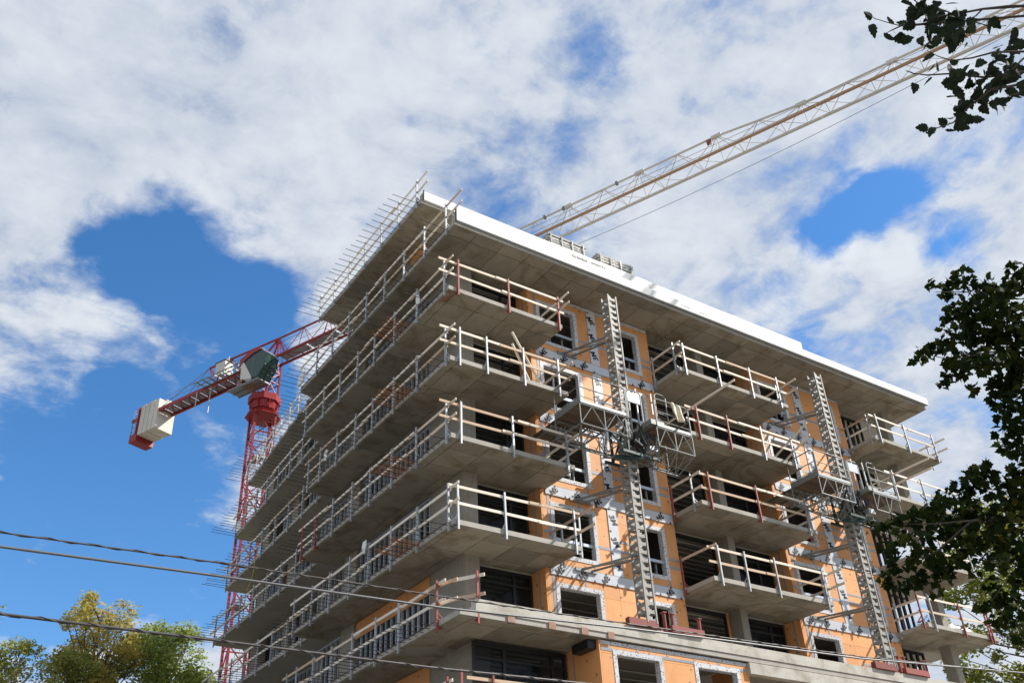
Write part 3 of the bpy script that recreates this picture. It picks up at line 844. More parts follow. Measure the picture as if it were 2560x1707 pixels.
# middle balconies
guardrail('front guardrail of the middle balcony just under the roof, four steel posts', 7, 'x', 0, [(11.42, 'g'), (13.38, 'g'), (15.34, 'g'), (17.09, 'g')], (11.12, 17.7))
guardrail('front guardrail of the middle balcony beside the cream cloth, mixed red and steel posts', 6, 'x', 0, [(11.6, 'r'), (13.31, 'r'), (15.29, 'g'), (17.13, 'g')], (11.0, 17.75))
guardrail('front guardrail of the middle balcony with two red posts and one steel post', 5, 'x', 0, [(11.59, 'r'), (14.25, 'r'), (17.09, 'g')], (11.08, 17.3))
guardrail('front guardrail of the lowest middle balcony, four steel posts', 4, 'x', 0, [(11.46, 'g'), (12.83, 'g'), (14.48, 'g'), (17.2, 'g')], (10.96, 17.6))
# right balconies
guardrail('front guardrail of the right-end balcony just under the roof', 7, 'x', 0, [(23.96, 'g'), (26.1, 'g'), (28.36, 'g')], (23.5, 28.5))
guardrail('front guardrail of the right-end balcony beside the far platform', 6, 'x', 0, [(24.0, 'g'), (26.2, 'g'), (28.3, 'g')], (23.5, 28.9))
guardrail('front guardrail of the right-end balcony mostly behind leaves', 5, 'x', 0, [(23.9, 'g'), (26.2, 'g'), (28.3, 'g')], (23.5, 28.7))
guardrail('front guardrail of the lowest right-end balcony with a tarp behind it', 4, 'x', 0, [(23.2, 'r'), (24.03, 'g'), (26.13, 'r'), (28.0, 'r'), (28.2, 'r')], (23.3, 28.6))
# short side rails
SIDE = 'short side rails at the balcony ends'
guardrail('side boards at the right end of the top corner balcony', 7, 'y', 5.05, [], (-0.55, 1.3), 1, group=SIDE, hgt=(1.42, 0.98))
guardrail('side boards at the right end of the second corner balcony down', 6, 'y', 5.05, [(0.9, 'g')], (-0.4, 1.6), 1, group=SIDE)
guardrail('side boards at the right end of the third corner balcony down', 5, 'y', 5.05, [(0.4, 'g')], (-0.35, 1.7), 1, group=SIDE)
guardrail('side boards sticking out at the right end of the lowest corner balcony', 4, 'y', 5.05, [(0.12, 'g'), (1.12, 'g')], (-0.8, 1.68), 1, group=SIDE)
guardrail('left side rail of the middle balcony just under the roof', 7, 'y', 11.1, [(0.18, 'g'), (1.5, 'g')], (-0.25, 1.66), -1, group=SIDE)
guardrail('very long board jutting out left of the middle balcony behind the cream cloth', 6, 'y', 11.06, [(1.5, 'g')], (-2.75, 1.66), -1, 1, group=SIDE, split=6, hgt=(1.05, 0.74))
guardrail('left side rail of the middle balcony with a red post by the orange wall', 5, 'y', 11.1, [(0.37, 'g'), (1.52, 'r')], (-0.15, 1.68), -1, group=SIDE)
guardrail('single left side board of the lowest middle balcony, red post by the wall', 4, 'y', 11.1, [(1.52, 'r')], (-0.36, 1.68), -1, 1, group=SIDE)
guardrail('right side boards of the middle balcony just under the roof', 7, 'y', 17.6, [(0.5, 'g')], (-0.7, 1.6), 1, group=SIDE, hgt=(1.2, 0.7))
guardrail('two tilted long boards at the right end of the middle balcony by the far platform', 6, 'y', 17.6, [], (-0.75, 1.3), 1, group=SIDE, hgt=(1.95, 1.35), slope=-0.36)
guardrail('right side boards of the middle balcony above the lowest one, red post', 5, 'y', 17.6, [(0.35, 'r')], (-0.9, 1.68), 1, group=SIDE)
guardrail('right side boards of the lowest middle balcony', 4, 'y', 17.6, [(0.24, 'g')], (-0.73, 1.68), 1, group=SIDE)
guardrail('left side rail of the right-end balcony just under the roof', 7, 'y', 23.6, [(0.21, 'g'), (1.38, 'g')], (0.0, 1.68), -1, group=SIDE)
guardrail('left side boards of the right-end balcony beside the far platform', 6, 'y', 23.6, [(1.4, 'g')], (-2.3, 1.66), -1, group=SIDE, split=6, hgt=(1.0, 0.5))
guardrail('left side rail of the lowest right-end balcony', 4, 'y', 23.6, [(1.4, 'g')], (0.1, 1.68), -1, group=SIDE)
guardrail('boards overhanging the right end of the top right-end balcony', 7, 'y', 28.75, [(0.6, 'g')], (-0.5, 1.7), 1, group=SIDE, hgt=(1.15, 0.6))
# long rails on the left front, near part and set-back part of each floor
LP = {9: [2.6 + 1.58 * i for i in range(7)], 8: [0.35 + 1.68 * i for i in range(9)]}
LNAME = {9: 'left roof-edge guardrail of the set-back top storey', 8: 'left guardrail of the main roof slab under the top storey', 7: 'left front guardrail of the topmost balcony floor',
         6: 'left front guardrail level with the corner balcony where planks lean', 5: 'left front guardrail ending in two red posts', 4: 'left front guardrail level with the lowest corner balcony',
         3: 'left front guardrail above the ledge corner, rusty first post', 2: 'left front guardrail low at the bottom edge'}
for k in range(2, 10):
    ys = LP.get(k) or [0.22, 2.25, 4.05, 5.75, 7.25, 8.95, 10.55, YE[k] - 0.25]
    if k == 3:
        ys = [0.73, 3.14, 4.75, 6.47, 8.1, 9.7, 11.2, 12.1]
    cs = ['g'] * len(ys)
    if k == 5:
        cs[-1] = cs[-2] = 'r'
    if k in (2, 3):
        cs[0] = 'r'
    e0 = {9: 1.75, 8: -0.75, 3: 0.3, 2: 0.0}.get(k, -0.35)
    guardrail(LNAME[k], k, 'y', XL[k], list(zip(ys, cs)), (e0, ys[-1] + 0.45), -1)
FNAME = {8: 'set-back left guardrail of the roof slab, by the crane', 7: 'set-back left guardrail of the top balcony floor near the crane', 6: 'set-back left guardrail second from the top near the crane',
         5: 'set-back left guardrail third from the top near the crane', 4: 'set-back left guardrail fourth from the top, by the yellow rope', 3: 'set-back left guardrail fifth from the top above the trees', 2: 'set-back left guardrail lowest above the trees'}
for k in range(2, 9):
    tx, ty = TIP[k]
    y0 = YE[k] + 0.6
    n = 8
    ys = [y0 + (ty - 0.3 - y0) * i / (n - 1) for i in range(n)]
    fx = (lambda u, x1=tx, yb=ty, ya=YE[k]: 0.8 + (x1 - 0.8) * (u - ya) / (yb - ya))
    guardrail(FNAME[k], k, 'y', fx, [(y, 'g') for y in ys], (y0 - 0.3, ty + 0.5), -1)
# corner of the ledge: boards turning round the pier
G = guardrail('guardrail of the ledge corner bridging from a rusty to a red post', 3, 'x', -0.42, [(0.56, 'r')], (0.4, 0.5), -1)
for hh in (1.28, 0.70):
    bar('rail_board', 'lumber', G, (-0.16, 1.15, 9.0 + hh), (0.18, 0.05, 9.0 + hh + 0.02), 0.038, 0.1)
    bar('rail_board', 'lumber', G, (0.10, 0.35, 9.03 + hh), (0.72, -0.62, 9.0 + hh + 0.03), 0.038, 0.1)
guardrail('front guardrail at the bottom edge with two red posts side by side', 2, 'x', -0.5, [(-0.1, 'r'), (0.95, 'r'), (4.3, 'g')], (0.1, 5.2))
guardrail('guardrail with a pale board at the bottom right corner', 2, 'x', -0.5, [(20.5, 'g'), (23.5, 'g'), (26.2, 'g')], (19.5, 28.0), dz=1.2)
# planks leaning across the rail
for i, (a, b_) in enumerate((((2.62, -0.05, 20.02), (4.25, 0.42, 18.25)), ((2.6, -0.05, 19.5), (3.72, 0.42, 18.25)))):
    o = bar('loose_plank', 'lumber', None, a, b_, 0.04, 0.09, up=(0, 1, 0))
    tag(o, ('longer' if i == 0 else 'shorter') + ' of two loose planks leaning across a corner balcony rail', 'plank', 'planks leaning on the rail')
# ------------------------------------------------------------------ mast climbing work platforms
def climber(mx, my, x0, x1, zd, zbot, ztop, label, group):
    T = thing('mast_climber', label, 'work platform', (mx, my, zbot), group)
    hw = 0.20
    n = int(round((ztop - zbot) / 1.5))
    L = (ztop - zbot) / n
    for i in range(n):
        za, zb = zbot + i * L, zbot + (i + 1) * L - 0.012
        m = MB()
        for sx in (-1, 1):
            for sy in (-1, 1):
                x, y = mx + sx * hw, my + sy * hw
                m.box(x - 0.03, y - 0.03, za, x + 0.03, y + 0.03, zb)
        st = L / 5
        for j in range(5):
            z = za + j * st + 0.02
            # front and rear faces: rack plates with stepped openings
            for yy in (my - hw - 0.012, my + hw - 0.012):
                m.box(mx - hw + .03, yy, z, mx + hw - .03, yy + 0.024, z + 0.115)
                m.add([(mx - hw + .035, yy, z + .115), (mx - 0.03, yy, z + .115), (mx - 0.07, yy, z + .20), (mx - hw + .035, yy, z + .24),
                       (mx - hw + .035, yy + .024, z + .115), (mx - 0.03, yy + .024, z + .115), (mx - 0.07, yy + .024, z + .20), (mx - hw + .035, yy + .024, z + .24)],
                      [(0, 1, 2, 3), (7, 6, 5, 4), (2, 1, 5, 6), (3, 2, 6, 7)])
                m.add([(mx + .07, yy, z + .115), (mx + hw - .035, yy, z + .115), (mx + hw - .035, yy, z + .17), (mx + .07, yy + .024, z + .115), (mx + hw - .035, yy + .024, z + .115), (mx + hw - .035, yy + .024, z + .17)],
                      [(0, 1, 2), (5, 4, 3), (2, 0, 3, 5)])
            for xx in (mx - hw, mx + hw):
                m.bar((xx, my - hw + .03, z), (xx, my + hw - .03, z + st * .8 if j % 2 else z), 0.02, 0.10)
                m.box(xx - 0.012, my - hw + .035, z, xx + 0.012, my + hw - .035, z + 0.09)
        m.build('mast_section', 'mastgrey', T)
    # ties to the wall
    for z in (zbot + 2.4, zd + 4.2, zd - 2.2):
        t = part('wall_tie', T, (mx, my, z))
        for sx in (-1, 1):
            bar('tie_bar', 'steel', t, (mx + sx * hw, my + hw, z), (mx + sx * hw - 0.75, YW - 0.05, z), 0.06, 0.06)
        bar('tie_bar', 'steel', t, (mx + hw, my + hw, z), (mx - 1.0, YW - 0.05, z + 0.02), 0.05, 0.05)
        box('tie_plate', 'steel', t, mx - 1.25, YW - 0.10, z - 0.06, mx - 0.3, YW - 0.045, z + 0.06)
    yf, yb_ = my - 0.92, my + 0.52
    # drive unit in the middle
    for sx in (-1, 1):
        for dy in (-0.5, 0.42):
            bar('drive_post', 'green', T, (mx + sx * 0.36, my + dy, zd - 1.3), (mx + sx * 0.36, my + dy, zd + 0.1), 0.08, 0.08)
        bar('drive_brace', 'green', T, (mx + sx * 0.36, my - 0.5, zd - 1.25), (mx + sx * 0.36, my + 0.42, zd + 0.05), 0.05, 0.05)
        bar('drive_brace', 'green', T, (mx + sx * 0.36, my + 0.42, zd - 1.25), (mx + sx * 0.36, my - 0.5, zd + 0.05), 0.05, 0.05)
    box('motor_box', 'galv', T, mx + 0.48, my - 0.72, zd - 1.0, mx + 0.86, my - 0.42, zd - 0.78)
    rod('motor', 'black', T, (mx + 0.62, my - 0.62, zd - 0.45), (mx + 0.62, my - 0.2, zd - 0.45), 0.15, 10)
    rod('motor', 'black', T, (mx + 0.05, my - 0.52, zd - 0.35), (mx + 0.05, my - 0.52, zd - 0.8), 0.12, 10)
    rod('gearbox', 'black', T, (mx - 0.1, my - 0.45, zd - 0.75), (mx + 0.4, my - 0.45, zd - 0.75), 0.14, 10)
    bar('base_beam', 'green', T, (x0 + 1.6, my - 0.05, zd - 1.38), (mx + 0.2, my - 0.60, zd - 1.38), 0.11, 0.13)
    box('base_beam', 'green', T, mx - 0.75, my - 0.64, zd - 1.32, mx + 1.05, my - 0.55, zd - 1.22)
    box('base_beam', 'green', T, mx - 0.7, my + 0.42, zd - 1.32, mx + 0.9, my + 0.50, zd - 1.22)
    # left and right wing: deck, toe boards, truss below
    for wi, (a, b_) in enumerate(((x0, mx - 0.62), (mx + 0.75, x1))):
        W = part('wing', T, (a, yf, zd))
        nb = 5
        for i in range(nb):
            ya, yc = yf + (yb_ - yf) * i / nb, yf + (yb_ - yf) * (i + 1) / nb
            box('deck_plank', 'deckdark', W, a, ya + 0.006, zd - 0.045, b_, yc - 0.006, zd - 0.006)
        box('toe_board', 'dullgalv', W, a, yf - 0.03, zd - 0.05, b_, yf - 0.005, zd + 0.07)
        box('end_board', 'steel', W, (a if wi == 0 else b_) - 0.02, yf, zd - 0.08, (a if wi == 0 else b_) + 0.02, yb_, zd + 0.15)
        zl = zd - 0.88
        npan = 2
        for yy in (yf, yb_):
            m = MB()
            m.tube([(a, yy, zl), (b_, yy, zl)], 0.026)
            m.tube([(a, yy, zd - 0.1), (b_, yy, zd - 0.1)], 0.026)
            for i in range(npan):
                u, v = a + (b_ - a) * i / npan, a + (b_ - a) * (i + 1) / npan
                m.tube([(u, yy, zl), ((u + v) / 2, yy, zd - 0.1)], 0.02)
                m.tube([((u + v) / 2, yy, zd - 0.1), (v, yy, zl)], 0.02)
                m.tube([(u, yy, zl), (u, yy, zd - 0.1)], 0.02)
            m.tube([(b_, yy, zl), (b_, yy, zd - 0.1)], 0.02)
            m.build('side_truss', 'dullgalv', W)
        m = MB()
        yc = (yf + yb_) / 2
        za = zd - 1.45
        m.tube([(a + 0.3, yc, za), (b_ - 0.3, yc, za)], 0.028)
        for i in range(npan + 1):
            u = a + (b_ - a) * i / npan
            for yy in (yf, yb_):
                m.tube([(min(max(u, a + .3), b_ - .3), yc, za), (u, yy, zl)], 0.018)
                if i < npan:
                    u2 = a + (b_ - a) * (i + 0.5) / npan
                    m.tube([(u2, yc, za), (u, yy, zl)], 0.016)
                    m.tube([(u2, yc, za), (u2, yy, zl)], 0.016)
            m.tube([(u, yf, zl), (u, yb_, zl)], 0.02)
            if i < npan:
                m.tube([(u, yf, zl), (a + (b_ - a) * (i + 1) / npan, yb_, zl)], 0.016)
        m.build('under_truss', 'steel', W)
        # tube guardrails with round corners
        def frame(u, v, y, side=False):
            q = MB()
            zt = zd + 1.12
            def pt(t, z):
                return (t, y, z) if not side else (y, t, z)
            q.tube([pt(u, zd - 0.05), pt(u, zt - 0.12), pt(u + 0.04, zt - 0.03), pt(u + 0.13, zt), pt(v - 0.13, zt), pt(v - 0.04, zt - 0.03), pt(v, zt - 0.12), pt(v, zd - 0.05)], 0.024)
            q.tube([pt(u, zd + 0.58), pt(v, zd + 0.58)], 0.019)
            q.tube([pt(u, zd + 0.2), pt(v, zd + 0.2)], 0.015)
            return q.build('tube_guardrail', 'dullgalv', W)
        frame(a + 0.03, b_ - 0.03, yf - 0.02)
        frame(yf + 0.02, yb_ - 0.02, a if wi == 0 else b_, True)
    # small raised cage at the mast
    W = part('operator_cage', T, (mx, yf, zd))
    for u, v in ((mx - 0.6, mx + 0.1), (mx + 0.95, mx + 1.5)):
        q = MB()
        zt = zd + (1.12 if u < mx else 1.45)
        y = yf - 0.03 if u < mx else yf + 0.1
        q.tube([(u, y, zd - 0.1), (u, y, zt - 0.1), (u + 0.1, y, zt), (v - 0.1, y, zt), (v, y, zt - 0.1), (v, y, zd - 0.1)], 0.024)
        q.tube([(u, y, zd + 0.6), (v, y, zd + 0.6)], 0.02)
        q.build('tube_guardrail', 'dullgalv', W)
    box('floor_tray', 'steel', W, mx + 0.5, yf - 0.02, zd - 0.02, mx + 1.15, yf + 0.95, zd + 0.18)
    box('notice_board', 'membrane', W, mx - 0.55, yf - 0.045, zd + 0.62, mx + 0.05, yf - 0.035, zd + 1.02)
    for dx in (0.2, 0.95):
        bar('cage_post', 'galv', W, (mx + dx, yf + 0.3, zd), (mx + dx, yf + 0.3, zd + 1.5), 0.05)
    # clutter: hoses, hanging hooks, brackets and infill frames
    for i in range(14):
        u = rnd.uniform(x0 + 0.2, x1 - 0.2)
        yy = rnd.choice((yf, yb_, (yf + yb_) / 2))
        zz = zd - rnd.uniform(0.1, 0.9)
        v = u + rnd.uniform(-.5, .5)
        bar('under_bracket', rnd.choice(('steel', 'green', 'dullgalv')), T, (u, yy + .03, zz), (v, yy + rnd.uniform(-.3, .3), zz - rnd.uniform(0.1, .5)), 0.035, 0.045)
    for i in range(5):
        u = mx + rnd.uniform(-.9, 1.0)
        w_ = rnd.uniform(.25, .7)
        MB().tube([(u, yf + .2, zd - .3), (u + w_ * .3, yf + .1, zd - .75 - w_ * .3), (u + w_ * .7, yf + .15, zd - .7 - w_ * .3), (u + w_, yf + .3, zd - .25)], 0.016, 5).build('hose', 'black', T)
    for u in np.arange(x0 + 0.15, x1, 0.62):
        if abs(u - mx) > 0.6:
            bar('infill_arm', 'steel', T, (u, yb_ - 0.1, zd - 0.12), (u, YW - 0.2, zd - 0.12), 0.05, 0.06)
    for yy in (yb_ + 0.3, yb_ + 0.75):
        bar('infill_arm', 'dullgalv', T, (x0, yy, zd - 0.16), (x0 + 2.0, yy, zd - 0.16), 0.05, 0.05)
        bar('infill_arm', 'dullgalv', T, (x1 - 1.8, yy, zd - 0.16), (x1, yy, zd - 0.16), 0.05, 0.05)
    # infill decks reaching to the wall
    for a, b_ in ((x0, x0 + 1.3), (x1 - 1.4, x1)):
        bar('wall_plank', 'deckdark', T, ((a + b_) / 2, yb_ - 0.1, zd - 0.07), ((a + b_) / 2, YW - 0.12, zd - 0.07), b_ - a, 0.04)
    return T
C1 = climber(7.25, -0.38, 4.45, 9.75, 17.0, 9.75, 23.05, 'grey mast climbing platform with a cream cloth on its rail, between corner and middle balconies', 'mast climbing platforms')
C2 = climber(19.45, -0.38, 16.75, 21.9, 17.05, 9.75, 23.1, 'grey mast climbing platform further along the wall, partly behind leaves', 'mast climbing platforms')
# red support frame on the ledge under each mast
for mx, lab in ((7.25, 'red steel support frame on the concrete ledge under the nearer mast'), (19.45, 'red steel support frame on the concrete ledge under the farther mast')):
    T = thing('support_frame', lab, 'steel frame', (mx, -0.35, 9.575), 'red support frames under the masts')
    box('beam', 'redpost', T, mx - 1.0, -0.60, 9.58, mx + 0.25, -0.40, 9.83)
    box('beam', 'redpost', T, mx + 0.85, -0.60, 9.585, mx + 2.3, -0.42, 9.80)
    box('beam', 'redpost', T, mx - 0.5, -0.38, 9.60, mx + 0.9, -0.2, 9.74)
    for dx in (0.62, 0.98, 2.2):
        rod('upright', 'redpost', T, (mx + dx, -0.5, 9.6), (mx + dx, -0.5, 10.22), 0.06, 10)
        box('cap_plate', 'redpost', T, mx + dx - 0.08, -0.58, 10.2, mx + dx + 0.08, -0.42, 10.23)
# cloth over the platform rail
m = MB()
for i in range(7):
    t = i / 6
m2 = []
nx, nz = 9, 12
vs, fs = [], []
for j in range(nz):
    for i in range(nx):
        u, v = i / (nx - 1), j / (nz - 1)
        vs.append((8.83 + 0.42 * u + 0.16 * v + 0.02 * math.sin(9 * v), -1.36 - 0.05 * math.sin(u * 7 + v * 2) - 0.03 * v, 18.14 - 0.72 * v - 0.03 * u))
k0 = len(vs)
vs += [(x, y + 0.05, z) for x, y, z in vs]
for j in range(nz - 1):
    for i in range(nx - 1):
        a = j * nx + i
        fs.append((a, a + nx, a + nx + 1, a + 1))
        fs.append((k0 + a, k0 + a + 1, k0 + a + nx + 1, k0 + a + nx))
for i in range(nx - 1):
    fs.append((i, i + 1, k0 + i + 1, k0 + i))
    b_ = (nz - 1) * nx + i
    fs.append((b_ + 1, b_, k0 + b_, k0 + b_ + 1))
for j in range(nz - 1):
    a = j * nx
    fs.append((a + nx, a, k0 + a, k0 + a + nx))
    a += nx - 1
    fs.append((a, a + nx, k0 + a + nx, k0 + a))
o = MB().add(vs, fs).build('hanging_cloth', 'cloth', None, True)
tag(o, 'cream cloth hanging over the rail of the nearer work platform', 'cloth')
# crumpled tarp on the lowest right-end balcony
vs, fs = [], []
nx, ny = 14, 7
for j in range(ny):
    for i in range(nx):
        u, v = i / (nx - 1), j / (ny - 1)
        h = math.sin(math.pi * v) ** 0.7 * math.sin(math.pi * min(1, u * 1.02)) ** 0.5
        vs.append((25.5 + 2.7 * u, 0.25 + 0.9 * v, 12.21 + h * (0.42 + 0.16 * math.sin(u * 14) * math.cos(v * 6) + rnd.uniform(-.05, .05))))
for j in range(ny - 1):
    for i in range(nx - 1):
        a = j * nx + i
        fs.append((a, a + 1, a + nx + 1, a + nx))
fs.append(tuple(range(nx))[::-1] + tuple(range((ny - 1) * nx, ny * nx)))
o = MB().add(vs, fs).build('tarp_bundle', 'plastic', None, False)
tag(o, 'crumpled white tarp lying on the lowest right-end balcony', 'tarp')
# stacks of boards on the roof
for x0, x1, lab in ((7.1, 9.35, 'left stack of strapped pale panels on the roof near the crane jib'), (10.0, 12.22, 'right stack of strapped pale panels on the roof')):
    T = thing('panel_stack', lab, 'panel stack', ((x0 + x1) / 2, 3.6, 27.2), 'panel stacks on the roof')
    for i in range(10):
        z = 27.3 + 0.165 * i
        box('panel', 'stackgrey', T, x0 + rnd.uniform(0, .04), 2.95 + rnd.uniform(0, .04), z, x1 - rnd.uniform(0, .04), 4.2, z + 0.105)
        if i:
            for dx in (0.25, 0.95, 1.7):
                box('spacer', 'black', T, x0 + dx, 2.98, z - 0.045, x0 + dx + 0.12, 4.15, z - 0.002)
    for dx in (0.12, 0.75, 1.35, 2.0):
        box('strap', 'stackgrey' if dx < 1 else 'tape', T, x0 + dx, 2.92, 27.21, x0 + dx + 0.06, 2.945, 28.9)
    for dx in (0.1, 1.1, 2.1):
        box('bearer', 'lumber', T, x0 + dx, 2.95, 27.205, x0 + dx + 0.1, 4.2, 27.297)
# white sheets at the slab tips and small site clutter
for k, lab in ((8, 'white board standing on the roof slab tip above the crane mast'), (7, 'white board standing on the far floor tip beside the crane mast')):
    x, y = ((-0.05, 13.6) if k == 8 else (1.4, 24.6))
    o = MB().box(x, y - 0.3, k * H + 0.2, x + 0.06, y + 0.35, k * H + 0.75).build('white_board', 'plastic')
    tag(o, lab, 'board')
o = MB().tube([(0.75, 19.4, 18.25), (0.72, 19.5, 17.7), (0.80, 19.8, 17.1), (0.78, 20.2, 16.6), (0.85, 20.7, 16.3), (0.9, 20.9, 15.3)], 0.02).build('yellow_rope', 'yellow')
tag(o, 'thin yellow rope hanging down the left front near the crane', 'rope')
m = MB()
for i in range(9):
    m.box(2.2, 8.6 + 0.05 * (i % 3), 9.22 + 0.09 * i, 2.3 + 0.04 * (i % 2), 10.1, 9.29 + 0.09 * i)
tag(m.build('lumber_stack', 'lumber'), 'stack of short timber behind the left front rail', 'lumber stack')

# small site clutter on the left front
def rag(loc, lab, mat='plastic', s=1.0):
    v, f = [], []
    for j in range(5):
        for i in range(4):
            v.append((loc[0] + rnd.uniform(-.03, .03), loc[1] + (i / 3 - .5) * .26 * s + rnd.uniform(-.02, .02), loc[2] - j * .11 * s + rnd.uniform(-.02, .02)))
    n = len(v)
    v += [(x + .03, y, z) for x, y, z in v]
    for j in range(4):
        for i in range(3):
            a = j * 4 + i
            f += [(a, a + 4, a + 5, a + 1), (n + a, n + a + 1, n + a + 5, n + a + 4)]
    tag(MB().add(v, f).build('rag', mat), lab, 'rag', 'white rags on the left front')
rag((-0.13, 2.1, 22.05), 'white rag caught on the left front rail near the top corner')
rag((-0.12, 9.9, 19.0), 'white rag hanging on a left front rail in the middle floors')
rag((-0.12, 5.9, 13.55), 'white rag over a left front post by the rusty loops')
# ------------------------------------------------------------------ tower crane
A0 = Vector((9.37, 43.28, 0))
DJ = Vector((0.3779, -0.9258, 0))
NJ = Vector((0.9258, 0.3779, 0))
def J(s, n, z):
    p = A0 + DJ * s + NJ * n
    return (p.x, p.y, z)
MXY = A0 + DJ * (-1.3)
CRANE = thing('tower_crane', 'red flat-top tower crane behind the building, cream jib reaching over the roof', 'crane', (MXY.x, MXY.y, -1.75))
th = math.radians(-5.3)
E1 = Vector((math.cos(th), math.sin(th), 0))
E2 = Vector((-math.sin(th), math.cos(th), 0))
HS = 0.83
def MP(a, b_, z, h=HS):
    p = MXY + E1 * a * h + E2 * b_ * h
    return (p.x, p.y, z)
mast = part('mast', CRANE, (MXY.x, MXY.y, -1.75))
for a in (-1, 1):
    for b_ in (-1, 1):
        bar('mast_chord', 'cranered', mast, MP(a, b_, -1.75), MP(a, b_, 40.1), 0.17, 0.17)
zz = -1.7
i = 0
while zz < 38.5:
    z2 = min(zz + 1.9, 40)
    for f in range(4):
        c = [(-1, -1), (1, -1), (1, 1), (-1, 1)]
        p, q = c[f], c[(f + 1) % 4]
        if (i + f) % 2:
            p, q = q, p
        bar('mast_brace', 'cranered', mast, MP(*p, zz), MP(*q, z2), 0.075, 0.075)
        if i % 3 == 0:
            bar('mast_strut', 'cranered', mast, MP(*p, zz), MP(*q, zz), 0.08, 0.08)
    zz = z2
    i += 1
lad = MB()
for dx in (-0.2, 0.2):
    lad.bar(MP(0.1 + dx, 0.45, -1.7), MP(0.1 + dx, 0.45, 40), 0.035, 0.035)
for i in range(130):
    z = -1.5 + i * 0.32
    lad.bar(MP(-0.1, 0.45, z), MP(0.3, 0.45, z), 0.02, 0.02)
lad.build('ladder', 'grate', mast)
for z in (12, 18, 24, 30, 36):
    box('rest_platform', 'grate', mast, MXY.x - 0.7, MXY.y - 0.7, z, MXY.x + 0.2, MXY.y + 0.7, z + 0.04)
# slewing ring
def disc(name, mat, parent, r0, r1, z0, z1, n=8, rot=0.39):
    v = [(MXY.x + r * math.cos(6.28318 * i / n + rot), MXY.y + r * math.sin(6.28318 * i / n + rot), z) for r, z in ((r0, z0), (r1, z1)) for i in range(n)]
    f = [(i, (i + 1) % n, n + (i + 1) % n, n + i) for i in range(n)] + [tuple(range(n))[::-1], tuple(range(n, 2 * n))]
    return MB().add(v, f).build(name, mat, parent)
ring = part('slewing_unit', CRANE, (MXY.x, MXY.y, 40))
disc('lower_frame', 'cranered', ring, 1.0, 1.3, 39.9, 40.25)
disc('ring_gear', 'black', ring, 0.98, 0.98, 40.25, 40.45, 20)
disc('turntable', 'cranered', ring, 1.12, 1.18, 40.45, 41.15)
disc('turntable_top', 'cranered', ring, 1.34, 1.34, 41.15, 41.75)
for t in range(8):
    a = t * 0.785
    bar('gusset', 'cranered', ring, (MXY.x + 1.1 * math.cos(a), MXY.y + 1.1 * math.sin(a), 40.45), (MXY.x + 1.26 * math.cos(a), MXY.y + 1.26 * math.sin(a), 41.15), 0.06, 0.14)
disc('lower_flange', 'cranered', ring, 1.45, 1.45, 39.85, 39.9)
# slewing tower up to the apex
tow = part('slewing_tower', CRANE, (MXY.x, MXY.y, 41.75))
def TP(s, n, z):
    p = MXY + DJ * s + NJ * n
    return (p.x, p.y, z)
for s in (-0.65, 0.85):
    for n in (-0.62, 0.62):
        bar('tower_chord', 'cranered', tow, TP(s, n, 41.75), TP(s, n, 45.0), 0.15, 0.15)
zs = (41.75, 43.0, 44.1, 45.0)
for i in range(3):
    for n in (-0.62, 0.62):
        a, b_ = (-0.65, 0.85) if i % 2 else (0.85, -0.65)
        bar('tower_brace', 'cranered', tow, TP(a, n, zs[i]), TP(b_, n, zs[i + 1]), 0.08, 0.08)
        bar('tower_brace', 'cranered', tow, TP(-0.65, n, zs[i + 1]), TP(0.85, n, zs[i + 1]), 0.08, 0.08)
    for s in (-0.65, 0.85):
        a, b_ = (-0.62, 0.62) if i % 2 else (0.62, -0.62)
        bar('tower_brace', 'cranered', tow, TP(s, a, zs[i]), TP(s, b_, zs[i + 1]), 0.07, 0.07)
        bar('tower_brace', 'cranered', tow, TP(s, -0.62, zs[i + 1]), TP(s, 0.62, zs[i + 1]), 0.08, 0.08)
for n in (-0.62, 0.62):
    bar('apex_leg', 'cranered', tow, J(-1.95, n, 45.0), J(-0.3, 0, 47.35), 0.14, 0.14)
    bar('apex_leg', 'cranered', tow, J(0.35, n, 45.0), J(-0.3, 0, 47.35), 0.14, 0.14)
